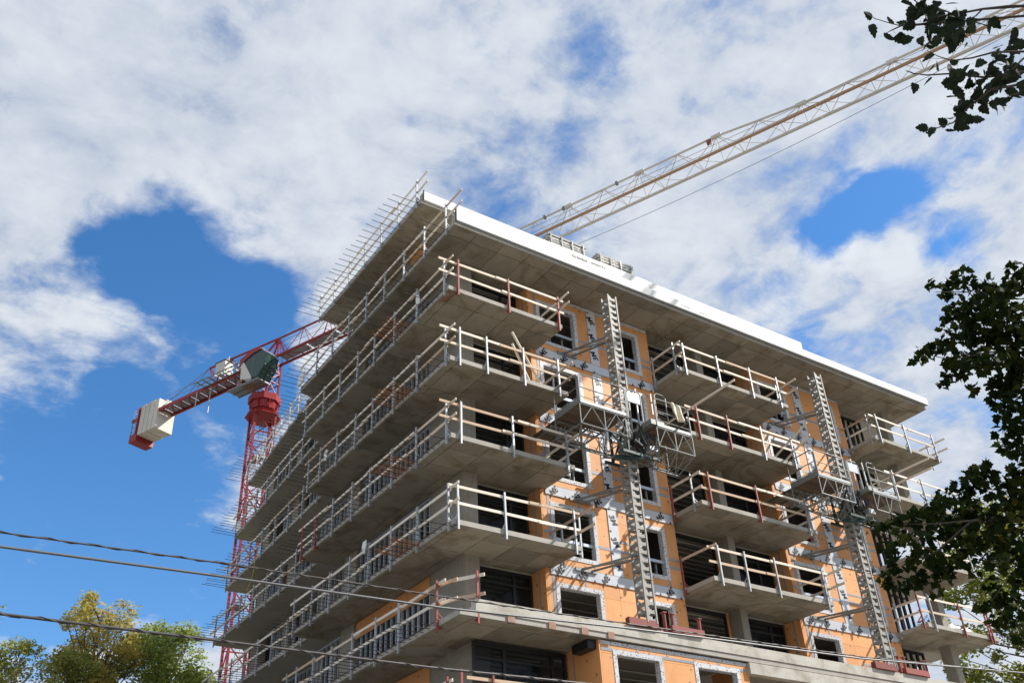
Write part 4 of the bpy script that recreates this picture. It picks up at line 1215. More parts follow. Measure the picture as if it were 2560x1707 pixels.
# jib: red root, cream outer length with one rusty chord
def ztop(s):
    return 47.35 - (47.35 - 46.88) * min(max(s, 0) / 24.0, 1) if s < 40.5 else 46.88 - 0.62 * min((s - 40.5) / 5.0, 1)
jib = part('jib', CRANE, J(0, 0, 45))
SW = 12.2
step = 2.9
for n, mat in ((-0.6, 'cranerust'), (0.6, 'cranewhite')):
    bar('jib_chord', 'cranered', jib, J(-0.6, n, 45), J(SW, n, 45), 0.17, 0.17)
    s = SW
    while s < 63:
        e = min(s + 11.6, 63)
        bar('jib_chord', mat, jib, J(s, n, 45), J(e - 0.02, n, 45), 0.15, 0.15)
        s = e
s = -0.3
nodes = []
while s < 63:
    nodes.append(s)
    s += step
for i, s in enumerate(nodes[:-1]):
    mat = 'cranered' if s < SW else 'cranewhite'
    e = nodes[i + 1]
    rod('jib_top_chord', mat, jib, J(s, 0, ztop(s)), J(e, 0, ztop(e)), 0.085 if s < SW else 0.075, 8)
    mid_ = (s + e) / 2
    for n in (-0.6, 0.6):
        rod('jib_brace', mat, jib, J(s, 0, ztop(s)), J(mid_, n, 45), 0.028, 6)
        rod('jib_brace', mat, jib, J(e, 0, ztop(e)), J(mid_, n, 45), 0.028, 6)
    if i % 2 == 0:
        for n in (-0.6, 0.6):
            rod('jib_brace', mat, jib, J(s, 0, ztop(s)), J(s, n, 45), 0.028, 6)
    rod('jib_brace', mat, jib, J(mid_, -0.6, 45), J(mid_, 0.6, 45), 0.024, 6)
    rod('jib_brace', mat, jib, J(mid_, -0.6, 45), J(e, 0.6, 45), 0.02, 6)
    rod('jib_brace', mat, jib, J(s, 0.6, 45), J(mid_, -0.6, 45), 0.02, 6)
for s in (22.9, 28.7, 34.5, 40.3, 46.1, 51.9):
    bar('jib_joint', 'cranewhite', jib, J(s - 0.35, 0, ztop(s)), J(s + 0.35, 0, ztop(s)), 0.2, 0.24)
bar('rope_guide', 'redpost', jib, J(39.6, -0.05, 46.6), J(39.9, -0.05, 46.6), 0.2, 0.35)
for s in (26.6, 28.2, 32.6):
    bar('rope_guide', 'grate', jib, J(s, 0, ztop(s)), J(s + 0.22, 0, ztop(s)), 0.2, 0.26)
for a in (0.4, 3.6, 6.8):
    bar('walkway_plate', 'grate', jib, J(a, 0, 45.08), J(a + 3.0, 0, 45.08), 0.85, 0.03)
rod('jib_rope', 'cable', jib, J(-0.3, 0, 46.9), J(62, 0, 45.9), 0.014, 5)
rod('jib_rope', 'cable', jib, J(-0.3, 0.1, 46.4), J(62, 0.05, 45.6), 0.014, 5)
MB().tube([J(8 + 1.2 * i, 0, 44.6 - 1.55 * math.sin(math.pi * i / 45) ) for i in range(46)], 0.016, 5).build('hoist_rope', 'cable', jib)
# counter jib
cj = part('counter_jib', CRANE, J(-2, 0, 45))
for n in (-0.75, 0.62):
    bar('deck_beam', 'cranered', cj, J(-0.8, n, 45.0), J(-18.0, n, 45.0), 0.16, 0.30)
s = -2.4
while s > -14:
    rod('deck_brace', 'cranered', cj, J(s, -0.75, 44.95), J(s, 0.62, 44.95), 0.05, 6)
    rod('deck_brace', 'cranered', cj, J(s, -0.75, 44.95), J(s - 1.15, 0.62, 44.95), 0.045, 6)
    bar('deck_plate', 'grate', cj, J(s - 0.03, -0.06, 45.1), J(s - 1.1, -0.06, 45.1), 1.2, 0.03)
    s -= 1.15
rod('top_chord', 'cranered', cj, J(-0.3, 0, 47.35), J(-9.0, 0, 47.7), 0.1, 8)
for s in (-3.0, -6.0):
    rod('chord_stay', 'cranered', cj, J(s, 0, 47.45), J(s - 1.2, 0.6, 45.1), 0.05, 6)
    rod('chord_stay', 'cranered', cj, J(s, 0, 47.45), J(s - 1.2, -0.7, 45.1), 0.05, 6)
    rod('chord_stay', 'cranered', cj, J(s, 0, 47.45), J(s + 1.2, 0.6, 45.1), 0.05, 6)
rod('chord_stay', 'cranered', cj, J(-9.0, 0, 47.7), J(-7.2, 0.6, 45.1), 0.06, 6)
rod('chord_stay', 'cranered', cj, J(-9.0, 0, 47.7), J(-7.2, -0.7, 45.1), 0.06, 6)
for n in (-0.7, 0.6):
    rod('tie_bar', 'grate', cj, J(-9.0, 0, 47.7), J(-14.2, n, 45.2), 0.03, 6)
    for s0, s1, off in ((-8.2, -14.0, 0), (-3.2, -8.0, 0.25)):
        m = MB()
        nn = n + (off if n > 0 else -off)
        zo = 45.15
        x = s0
        while x > s1:
            m.tube([J(x, nn, zo), J(x, nn, zo + 1.05)], 0.018, 5)
            x -= 1.2
        for hh in (0.55, 1.05):
            m.tube([J(s0, nn, zo + hh), J(s1, nn, zo + hh)], 0.018, 5)
        m.build('handrail', 'grate', cj)
m = MB()
for n in (-1.8, -1.35, -0.9):
    m.bar(J(-3.0, n, 45.0), J(-8.6, n, 45.0), 0.06, 0.08)
for i in range(8):
    m.bar(J(-3.2 - 0.7 * i, -1.85, 45.0), J(-3.2 - 0.7 * i, -0.8, 45.0), 0.06, 0.12)
m.build('side_walkway', 'grate', cj)
bx = part('machinery_box', CRANE, J(-6.2, -0.5, 45.4))
bar('box_body', 'cranewhite', bx, J(-5.7, -0.55, 46.2), J(-6.9, -0.55, 46.2), 0.9, 1.3)
bar('box_lid', 'black', bx, J(-5.6, -0.55, 46.88), J(-7.0, -0.55, 46.88), 1.0, 0.06)
rod('box_aerial', 'cranewhite', bx, J(-5.9, -0.5, 46.9), J(-5.9, -0.5, 47.5), 0.04, 6)
rod('winch_drum', 'steel', CRANE, J(-4.6, -0.45, 45.6), J(-4.6, 0.45, 45.6), 0.36, 12)
bar('winch_motor', 'cranewhite', CRANE, J(-5.0, 0.2, 45.0), J(-5.0, 0.2, 44.4), 0.3, 0.3)
for s, z in ((-9.2, 43.4), (-7.4, 42.2)):
    rod('hanging_rod', 'galv', CRANE, J(s, -0.8, 44.9), J(s, -0.8, z), 0.05, 8)
for i in range(4):
    bar('counterweight_block', 'cwt', CRANE, J(-14.24 - 0.62 * i, 0, 44.62 + 0.03 * (i % 2)), J(-14.80 - 0.62 * i, 0, 44.62 + 0.03 * (i % 2)), 1.85, 3.0)
    bar('counterweight_lug', 'cwt', CRANE, J(-14.28 - 0.62 * i, 0.25, 46.2), J(-14.78 - 0.62 * i, 0.25, 46.2), 0.7, 0.35)
ef = part('end_frame', CRANE, J(-17.3, 0, 44))
bar('end_box', 'cranered', ef, J(-17.2, -0.95, 43.0), J(-17.2, 0.95, 43.0), 1.0, 0.75)
for n in (-0.85, 0.75):
    bar('end_post', 'cranered', ef, J(-17.0, n, 43.3), J(-17.0, n, 46.1), 0.22, 0.22)
    bar('end_post', 'grate', ef, J(-17.75, n, 43.3), J(-17.75, n, 46.0), 0.06, 0.06)
m = MB()
for z in (43.8, 44.3, 44.8, 45.3, 45.8, 46.05):
    m.tube([J(-17.0, -0.85, z), J(-17.75, -0.85, z), J(-17.75, 0.75, z)], 0.02, 5)
m.build('end_ladder', 'grate', ef)
# driver's cab hangs at the side under the jib root
cab = part('cab', CRANE, J(-1.0, -1.3, 42.6))
prof = [(-2.2, 43.1), (-1.15, 42.72), (-0.25, 42.62), (0.42, 43.5), (0.55, 44.55), (-0.2, 45.25), (-1.2, 45.40), (-2.3, 44.9)]
n0, n1 = -1.95, -0.65
m = MB()
k_ = len(prof)
m.add([J(s, n0, z) for s, z in prof] + [J(s, n1, z) for s, z in prof],
      [tuple(range(k_)), tuple(range(k_, 2 * k_))[::-1]] + [((i + 1) % k_, i, k_ + i, k_ + (i + 1) % k_) for i in range(k_)])
m.build('cab_glazing', 'cabglass', cab, False, True)
def slab_on(name, mat, pr, na, nb, t=0.0):
    m = MB()
    kk = len(pr)
    m.add([J(s, na, z) for s, z in pr] + [J(s, nb, z) for s, z in pr],
          [tuple(range(kk)), tuple(range(kk, 2 * kk))[::-1]] + [((i + 1) % kk, i, kk + i, kk + (i + 1) % kk) for i in range(kk)])
    return m.build(name, mat, cab, False, True)
slab_on('cab_roof', 'cranered', [(-2.45, 44.92), (-1.22, 45.45), (-0.22, 45.3), (-0.2, 45.38), (-1.2, 45.56), (-2.5, 45.05)], n0 - 0.08, n1 + 0.08)
slab_on('cab_roof_side', 'cranered', [(-2.55, 44.35), (-1.7, 44.85), (-0.9, 45.08), (-0.1, 45.14), (-0.2, 45.42), (-1.2, 45.58), (-2.55, 45.0)], n0 - 0.09, n0 - 0.05)
slab_on('cab_side_panel', 'cranewhite', [(-2.28, 43.02), (-0.95, 42.62), (-1.05, 42.95), (-2.15, 44.75), (-2.35, 44.7)], n0 - 0.045, n0 - 0.006)
slab_on('cab_front_rim', 'galv', [(-0.2, 45.27), (0.58, 44.56), (0.64, 44.62), (-0.15, 45.36)], n0 - 0.03, n1 + 0.03)
for n in (n0 - 0.01, (n0 + n1) / 2, n1 + 0.01):
    bar('cab_mullion', 'green', cab, J(0.44, n, 43.5), J(0.575, n, 44.55), 0.05, 0.05)
    bar('cab_mullion', 'green', cab, J(-0.23, n, 42.62), J(0.44, n, 43.5), 0.05, 0.05)
for t in (0.3, 0.62):
    bar('cab_mullion', 'green', cab, J(0.44 - 0.67 * t, n0, 43.5 - 0.88 * t), J(0.44 - 0.67 * t, n1, 43.5 - 0.88 * t), 0.05, 0.06)
bar('cab_mullion', 'green', cab, J(0.45, n0, 43.52), J(0.45, n1, 43.52), 0.06, 0.06)
bar('cab_mullion', 'grate', cab, J(-1.0, n0 - 0.012, 43.0), J(-0.9, n0 - 0.012, 45.0), 0.04, 0.03)
bar('cab_platform', 'grate', cab, J(-3.7, -1.3, 42.45), J(-0.2, -1.3, 42.45), 1.35, 0.12)
for n in (-1.9, -1.3, -0.7):
    bar('cab_platform_beam', 'steel', cab, J(-3.75, n, 42.36), J(-0.15, n, 42.36), 0.06, 0.1)
bar('cab_platform_hatch', 'tan', cab, J(-2.2, -1.4, 42.375), J(-1.2, -1.4, 42.375), 0.7, 0.03)
# ------------------------------------------------------------------ overhead cables (span between poles outside the picture)
def cable(pts, r, mat, label, wrap=0.0):
    pts = [Vector(p) for p in pts]
    a, b_ = pts[0], pts[-1]
    full = [a + (a - b_) * 0.35 + Vector((0, 0, 0.1))] + pts + [b_ + (b_ - a) * 0.6 + Vector((0, 0, 0.25))]
    fine_ = []
    for i in range(len(full) - 1):
        for j in range(6):
            fine_.append(full[i].lerp(full[i + 1], j / 6))
    T = thing('overhead_cable', label, 'cable', tuple(a), 'overhead cables crossing in front')
    MB().tube(fine_, r, 7).build('wire', mat, T, True)
    if wrap:
        hel = []
        tot = 0
        for i in range(len(fine_) - 1):
            for j in range(4):
                p = fine_[i].lerp(fine_[i + 1], j / 4)
                t = tot * 12
                hel.append(p + Vector((0, math.cos(t), math.sin(t))) * (r + wrap))
                tot += (fine_[i + 1] - fine_[i]).length / 4
        MB().tube(hel, wrap, 4).build('lashing_wire', 'cable', T, True)
    return T
cable([(-13.42, -12, 4.68), (-10.74, -12, 4.765), (-7.48, -12, 4.83), (-4.48, -12, 4.90), (-1.36, -12, 4.98), (2.01, -12, 5.08)], 0.011, 'cable', 'thin twisted dark cable, uppermost of three crossing the lower left', 0.006)
cable([(-13.38, -12, 4.51), (-11.03, -12, 4.58), (-7.48, -12, 4.66), (-3.83, -12, 4.84), (-1.47, -12, 4.93), (2.0, -12, 5.04)], 0.017, 'cablegrey', 'pale grey cable, middle of three crossing the lower left')
cable([(-13.21, -12, 3.745), (-10.62, -12, 3.765), (-7.62, -12, 3.78), (-5.08, -12, 3.84), (-2.0, -12, 3.93)], 0.018, 'cable', 'thick lashed cable, lowest of three crossing above the tree tops', 0.006)
# ------------------------------------------------------------------ trees
def leaf_cloud(name, mat, parent, clumps, per, size, flat=0.5, stuff=True):
    """many small folded leaves filling ellipsoid clumps; clumps: (x,y,z,rx,rz)"""
    V, F = [], []
    k = 0
    for (x, y, z, rx, rz) in clumps:
        n = int(per * (rx * rx * rz / (rx + 0.001)) ** 0.9 * 3) + 6
        d = nrg.normal(size=(n, 3))
        d /= np.linalg.norm(d, axis=1)[:, None]
        rad = nrg.random(n) ** 0.45
        c = np.array([x, y, z]) + d * rad[:, None] * np.array([rx, rx, rz])
        a = nrg.normal(size=(n, 3))
        a[:, 2] *= flat
        a /= np.linalg.norm(a, axis=1)[:, None]
        b_ = np.cross(a, nrg.normal(size=(n, 3)))
        b_ /= np.linalg.norm(b_, axis=1)[:, None]
        s = size * nrg.uniform(0.6, 1.25, n)[:, None]
        nn = np.cross(a, b_)
        q = np.stack([c - a * s, c - b_ * s * 0.55 + nn * s * 0.2, c + a * s, c + b_ * s * 0.55 + nn * s * 0.2], 1).reshape(-1, 3)
        V.append(q)
        idx = np.arange(n)[:, None] * 4 + np.array([0, 1, 2, 3]) + k
        F.append(idx)
        k += 4 * n
    V = np.concatenate(V)
    F = np.concatenate(F)
    cen = (V.min(0) + V.max(0)) / 2
    me = bpy.data.meshes.new(name)
    me.vertices.add(len(V))
    me.vertices.foreach_set('co', (V - cen).ravel())
    me.loops.add(len(F) * 4)
    me.loops.foreach_set('vertex_index', F.ravel().astype(np.int32))
    me.polygons.add(len(F))
    me.polygons.foreach_set('loop_start', np.arange(len(F), dtype=np.int32) * 4)
    me.update(calc_edges=True)
    me.materials.append(M[mat])
    o = link(bpy.data.objects.new(name, me), parent, Matrix.Translation(cen))
    if stuff:
        o['kind'] = 'stuff'
    return o
def far_tree(label, x, y, h, crown_r, crown_z0, leaf, size, nclump, per, group, seed, narrow=1.0, bark='bark', clr=0.75):
    r_ = random.Random(seed)
    T = thing('broadleaf_tree', label, 'tree', (x, y, -1.75), group)
    pts = [(x, y, -1.75)]
    for i in range(1, 6):
        pts.append((x + r_.uniform(-.2, .2), y + r_.uniform(-.2, .2), -1.75 + (h + 1.5) * i / 5.2))
    MB().tube(pts, 0.26, 8, 0.05).build('trunk', bark, T, True)
    clumps = []
    zc0 = crown_z0
    for i in range(nclump):
        t = r_.random() ** 0.8
        z = zc0 + (h - zc0) * t
        rr = crown_r * math.sqrt(max(0.03, 1 - (abs(t - 0.38) / 0.66) ** 2)) * narrow
        a = r_.uniform(0, 6.283)
        q = rr * math.sqrt(r_.random())
        cr = clr * r_.uniform(0.55, 1.2)
        clumps.append((x + q * math.cos(a), y + q * math.sin(a), z - cr * 0.5, cr, cr * 0.75))
    lim = MB()
    for c in clumps[::2]:
        p0 = (x, y, max(4.0, c[2] - r_.uniform(1.5, 3.5)))
        mid_ = ((p0[0] + c[0]) / 2 + r_.uniform(-.3, .3), (p0[1] + c[1]) / 2, (p0[2] + c[2]) / 2 - 0.2)
        lim.tube([p0, mid_, c[:3]], 0.07, 5, 0.015)
    lim.build('limbs', bark, T, True)
    leaf_cloud('crown', leaf, T, clumps, per, size)
    return T
TG = 'trees behind the left end of the building'
far_tree('tall yellowing tree rising highest at the lower left', -3.5, 30.0, 18.7, 2.7, 7.5, 'leafyel', 0.10, 130, 105, TG, 3, clr=0.72)
far_tree('bushy green tree between the yellowing tree and the crane mast', 0.1, 30.5, 17.6, 3.5, 6.0, 'leafgrn', 0.10, 170, 130, TG, 5, clr=0.85)
far_tree('small olive tree at the far lower left with pale trunk', -6.9, 31.5, 16.2, 2.0, 7.0, 'leafolive', 0.095, 70, 120, TG, 8, 1.0, 'palebark', 0.6)
far_tree('sparse thin-leaved tree cut by the left picture edge', -9.0, 31.0, 17.8, 1.8, 8.0, 'leafyel', 0.09, 30, 60, TG, 9, 1.0, 'bark', 0.55)
far_tree('dark olive tree low in front of the yellowing one', -5.0, 28.0, 15.1, 2.1, 6.0, 'leafolive', 0.10, 90, 100, TG, 12, clr=0.65)
far_tree('bright lime-green tree behind the right end of the building', 52.0, 11.0, 27.5, 7.5, 6.0, 'leaflime', 0.15, 170, 75, 'trees behind the right end', 21, clr=1.15)
far_tree('lime-green tree further right behind the dark maple', 58.0, 2.5, 25.0, 6.0, 6.0, 'leaflime', 0.15, 95, 75, 'trees behind the right end', 23, clr=1.1)
# near branches: real leaf outlines
def leaf_mesh(name, outline, mat, fold=0.12):
    n = len(outline)
    me = bpy.data.meshes.new(name)
    v = [(0, 0.35, 0)] + [(x, y, fold * abs(x) - 0.08 * (y - 0.4) ** 2) for x, y in outline] + [(-.015, -0.35, -0.02), (.015, -0.35, -0.02)]
    f = [(0, 1 + i, 1 + (i + 1) % n) for i in range(n)] + [(1, n + 1, n + 2)]
    me.from_pydata(v, [], f)
    me.materials.append(M[mat])
    return me
half = [(0.0, 0.0), (0.26, -0.06), (0.30, 0.10), (0.52, 0.14), (0.46, 0.28), (0.60, 0.46), (0.42, 0.50), (0.30, 0.52), (0.28, 0.70), (0.16, 0.74), (0.0, 1.0)]
MAPLE_LEAF = leaf_mesh('maple_leaf', half + [(-x, y) for x, y in half[-2:0:-1]], 'leafdark', 0.3)
half = [(0.0, 0.0), (0.25, 0.02), (0.38, 0.18), (0.34, 0.26), (0.42, 0.40), (0.30, 0.46), (0.32, 0.62), (0.18, 0.72), (0.12, 0.88), (0.0, 1.0)]
POPLAR_LEAF = leaf_mesh('poplar_leaf', half + [(-x, y) for x, y in half[-2:0:-1]], 'leafpop', 0.2)
def leaf_matrix(c, size, r_, droop=0.6):
    R = Matrix.Rotation(r_.uniform(0, 6.283), 4, 'Z') @ Matrix.Rotation(r_.gauss(0, 0.7), 4, 'Y') @ Matrix.Rotation(-droop + r_.gauss(0, 0.6), 4, 'X')
    return Matrix.Translation(c) @ R @ Matrix.Scale(size, 4)
def near_tree(name, label, cat, trunk, branches, clumps, leafme, mat, size, per, nobj, seed, rad, twig, spread=1.0, more=()):
    r_ = random.Random(seed)
    T = thing(name, label, cat, trunk[0])
    MB().tube(trunk, rad, 10, rad * 0.45).build('trunk', 'bark', T, True)
    top = Vector(trunk[-1])
    for b_ in branches:
        near = min((Vector(t) for t in trunk), key=lambda t: (t - Vector(b_[0])).length)
        MB().tube([near] + b_, twig, 6, twig * 0.2).build('branch', 'bark', T, True)
    pos_ = []
    for x, y, z, rx, rz in clumps:
        rx, rz = rx * spread, rz * spread
        n = max(1, int(per * rx * rz / (size * size)))
        for i in range(n):
            d = Vector((r_.gauss(0, 1), r_.gauss(0, 1), r_.gauss(0, 1))).normalized() * r_.random() ** 0.4
            pos_.append(Vector((x + d.x * rx, y + d.y * rx * (1 if n > 1 else 0), z + d.z * rz)))
    r_.shuffle(pos_)
    cam_p = Vector((-14.58, -24.12, 0))
    pos_.sort(key=lambda p: (p - cam_p).length)
    for c in pos_[:nobj]:
        link(bpy.data.objects.new('leaf', leafme), T, leaf_matrix(c, size * r_.uniform(0.75, 1.2), r_))
    rest = pos_[nobj:]
    lim = MB()
    for i, (x, y, z, rx, rz) in enumerate(more):
        for _ in range(int(0.45 * per * rx * rz / (size * size))):
            d = Vector((r_.gauss(0, 1), r_.gauss(0, 1), r_.gauss(0, 1))).normalized() * r_.random() ** 0.4
            rest.append(Vector((x + d.x * rx, y + d.y * rx, z + d.z * rz)))
        if i % 2 == 0:
            near = min((Vector(t) for t in trunk), key=lambda t: (t - Vector((x, y, z - 1))).length)
            lim.tube([near, near.lerp(Vector((x, y, z)), 0.5) + Vector((0, 0, 0.25)), (x, y, z)], rad * 0.2, 5, 0.01)
    if more:
        lim.build('limbs', 'bark', T, True)
    if rest:
        base = np.array([v.co[:] for v in leafme.vertices])
        fb = [tuple(p.vertices) for p in leafme.polygons]
        m = MB()
        for c in rest:
            mt = np.array(leaf_matrix(c, size * r_.uniform(0.75, 1.2), r_))
            vv = base @ mt[:3, :3].T + mt[:3, 3]
            m.add(vv.tolist(), fb)
        m.build('foliage', mat, T)['kind'] = 'stuff'
    return T
MAPLE = [[-4.15,-19.29,7.15,0.17,0.12],[-4.82,-19.75,6.47,0.21,0.14],[-4.12,-19.09,7.13,0.15,0.11],[-5.87,-19.78,6.08,0.09,0.08],[-4.5,-19.73,6.43,0.31,0.21],[-5.02,-19.71,6.13,0.25,0.2],[-4.33,-19.15,6.67,0.19,0.15],[-5.23,-20.19,5.82,0.24,0.29],[-3.92,-19.87,6.85,0.16,0.27],[-4.51,-19.6,6.05,0.31,0.26],[-3.97,-19.08,6.54,0.22,0.19],[-4.49,-19.81,5.82,0.26,0.36],[-4.96,-19.3,5.99,0.12,0.13],[-4.32,-18.85,6.35,0.16,0.12],[-4.01,-18.51,6.55,0.15,0.11],[-5.18,-19.02,5.81,0.09,0.06],[-3.89,-18.73,6.46,0.13,0.09],[-3.8,-19.0,6.34,0.22,0.14],[-5.3,-19.52,5.46,0.14,0.1],[-4.48,-19.02,5.85,0.15,0.12],[-4.33,-18.8,5.91,0.1,0.09],[-3.9,-18.47,6.12,0.08,0.06],[-4.29,-19.13,5.91,0.18,0.11],[-5.22,-19.81,5.32,0.24,0.14],[-4.37,-19.58,5.55,0.26,0.26],[-4.4,-19.4,5.43,0.17,0.17],[-4.51,-19.22,5.51,0.1,0.06],[-3.66,-18.7,5.98,0.07,0.04],[-4.52,-19.64,5.06,0.25,0.4],[-4.82,-19.57,4.86,0.16,0.17],[-4.32,-19.26,5.31,0.09,0.1],[-3.87,-19.16,5.0,0.19,0.26],[-3.32,-18.73,5.23,0.11,0.17],[-4.12,-19.1,5.1,0.07,0.06],[-4.53,-19.39,4.34,0.2,0.24],[-3.24,-18.61,4.87,0.14,0.17],[-4.01,-19.0,4.18,0.31,0.31],[-3.8,-18.71,4.6,0.21,0.18],[-4.33,-18.83,4.61,0.2,0.12],[-4.92,-19.01,4.46,0.12,0.08],[-3.93,-18.45,4.68,0.21,0.16],[-3.85,-18.18,4.7,0.24,0.14],[-5.08,-18.6,4.14,0.21,0.13],[-4.64,-18.12,4.3,0.2,0.11],[-4.94,-18.04,4.2,0.2,0.11],[-5.39,-18.13,4.05,0.14,0.08],[-5.37,-17.95,4.07,0.08,0.05],[-3.46,-17.83,4.65,0.28,0.19],[-3.47,-18.14,4.53,0.28,0.22],[-4.34,-18.86,4.03,0.25,0.2],[-4.0,-17.82,4.34,0.27,0.15],[-5.48,-18.42,3.76,0.19,0.11],[-3.47,-17.84,4.33,0.28,0.19],[-4.07,-18.45,3.95,0.21,0.18],[-4.08,-17.29,4.31,0.19,0.12],[-4.93,-18.16,3.75,0.17,0.14],[-4.87,-17.8,3.79,0.13,0.1],[-4.95,-17.73,3.64,0.12,0.11],[-3.65,-17.04,4.0,0.13,0.1],[-4.61,-17.9,3.68,0.13,0.13],[-4.39,-18.03,3.85,0.15,0.13],[-3.46,-17.43,3.98,0.13,0.14],[-3.49,-17.66,4.03,0.13,0.13],[-4.42,-18.38,3.67,0.13,0.12],[-4.74,-18.1,3.39,0.06,0.06],[-3.37,-18.39,4.05,0.22,0.18],[-4.83,-18.96,3.4,0.16,0.13],[-4.14,-18.77,3.45,0.17,0.18],[-3.3,-17.97,3.75,0.12,0.12],[-3.13,-17.96,3.59,0.2,0.17],[-4.59,-18.55,3.1,0.09,0.09],[-4.76,-18.92,2.88,0.16,0.14],[-3.4,-17.96,3.26,0.13,0.11],[-3.6,-18.3,3.0,0.1,0.1]]
POPLAR = [[-10.37,-22.24,4.87,0.033,0.033],[-10.17,-22.13,5.02,0.04,0.04],[-10.37,-22.27,4.64,0.038,0.038],[-9.96,-22.16,5.12,0.035,0.035],[-10.01,-22.18,4.93,0.052,0.04],[-9.86,-22.19,5.05,0.047,0.041],[-10.22,-22.4,4.58,0.032,0.032],[-9.97,-22.24,5.08,0.041,0.029],[-10.21,-22.37,4.96,0.045,0.034],[-10.06,-22.36,5.0,0.057,0.052],[-10.11,-22.44,4.85,0.112,0.101],[-9.87,-22.45,5.05,0.053,0.064],[-9.89,-22.35,4.94,0.116,0.099],[-9.79,-22.39,4.93,0.128,0.128],[-10.08,-22.56,4.47,0.075,0.054],[-10.06,-22.58,4.69,0.061,0.05],[-10.13,-22.63,4.55,0.038,0.038],[-9.88,-22.6,4.75,0.045,0.04],[-9.75,-22.67,4.78,0.063,0.052],[-10.14,-22.56,4.6,0.098,0.081],[-9.83,-22.39,5.03,0.088,0.088],[-9.98,-22.37,4.91,0.086,0.086],[-9.79,-22.26,4.71,0.075,0.052],[-9.72,-22.17,4.74,0.029,0.035],[-9.62,-21.99,5.06,0.024,0.03],[-9.79,-22.08,4.77,0.023,0.023],[-10.14,-22.39,4.51,0.038,0.027],[-9.96,-22.37,4.4,0.071,0.065],[-9.63,-22.27,4.84,0.03,0.047],[-9.78,-22.41,4.5,0.106,0.095],[-9.4,-22.36,4.72,0.119,0.119],[-9.57,-22.32,4.51,0.127,0.092],[-9.68,-22.24,4.4,0.085,0.068],[-9.46,-22.05,4.63,0.059,0.059],[-9.78,-22.29,4.22,0.044,0.049],[-9.73,-22.19,4.29,0.039,0.039],[-9.74,-22.13,4.28,0.028,0.028],[-9.73,-22.03,4.42,0.02,0.02],[-9.36,-21.91,4.73,0.018,0.024],[-9.43,-21.89,4.64,0.018,0.018],[-9.36,-22.52,4.83,0.108,0.12],[-9.38,-22.48,4.54,0.076,0.076],[-9.91,-22.63,4.24,0.107,0.101],[-9.75,-22.73,4.51,0.056,0.084],[-9.47,-22.39,4.42,0.034,0.046],[-9.24,-22.3,4.74,0.103,0.073],[-9.79,-22.27,4.51,0.068,0.056],[-9.47,-22.57,4.56,0.087,0.116],[-9.37,-22.58,4.91,0.06,0.06],[-9.74,-22.48,4.5,0.084,0.073],[-9.47,-22.52,4.84,0.042,0.071]]
PBR = [[[-9.49,-22.98,4.77],[-9.62,-22.79,4.86],[-9.67,-22.73,4.89],[-9.75,-22.62,4.93],[-9.8,-22.53,4.96],[-9.87,-22.43,4.99],[-9.91,-22.34,4.99],[-9.95,-22.28,5.01],[-9.97,-22.24,5.02],[-10.04,-22.19,5.06],[-10.12,-22.14,5.11],[-10.16,-22.13,5.14]],[[-9.75,-22.62,4.93],[-9.75,-22.57,4.92],[-9.76,-22.53,4.92]],[[-9.95,-22.28,5.01],[-9.99,-22.24,5.03],[-10.02,-22.17,5.03],[-10.03,-22.14,5.03]],[[-9.43,-22.85,4.52],[-9.56,-22.66,4.61],[-9.65,-22.54,4.67],[-9.71,-22.43,4.69],[-9.77,-22.34,4.72],[-9.83,-22.3,4.76],[-9.89,-22.27,4.81]],[[-9.57,-22.62,4.46],[-9.68,-22.44,4.52],[-9.8,-22.32,4.6],[-9.89,-22.21,4.64],[-9.95,-22.16,4.67],[-9.98,-22.14,4.7]],[[-9.54,-22.58,4.41],[-9.63,-22.43,4.45],[-9.65,-22.3,4.43],[-9.67,-22.16,4.38],[-9.71,-22.07,4.39],[-9.74,-22.03,4.41]],[[-9.54,-22.64,4.58],[-9.55,-22.5,4.54],[-9.57,-22.37,4.52]],[[-10.02,-22.37,5.11],[-9.97,-22.38,5.07],[-9.88,-22.35,4.97]],[[-9.32,-22.72,4.35],[-9.44,-22.53,4.44],[-9.48,-22.47,4.45],[-9.49,-22.41,4.45]]]
MBR = [[[-3.66,-20.78,5.27],[-4.28,-19.75,5.76],[-4.48,-19.46,5.86],[-4.66,-19.11,5.89],[-4.85,-18.9,6.03]],[[-3.96,-19.99,5.1],[-4.23,-19.53,5.25],[-4.3,-19.23,5.12]],[[-3.64,-20.04,3.5],[-4.23,-19.06,3.97],[-4.5,-18.63,4.08],[-4.72,-18.28,4.13],[-5.03,-17.84,4.23]],[[-4.5,-18.63,4.08],[-4.65,-18.19,3.84],[-4.89,-17.72,3.67]],[[-3.73,-19.17,3.34],[-4.04,-18.7,3.58],[-4.13,-18.36,3.31]],[[-4.18,-19.84,5.63],[-4.52,-19.73,6.13],[-4.79,-19.63,6.5],[-4.99,-19.36,6.6]],[[-3.31,-19.68,3.03],[-3.62,-19.05,3.18],[-3.88,-18.45,3.05]]]
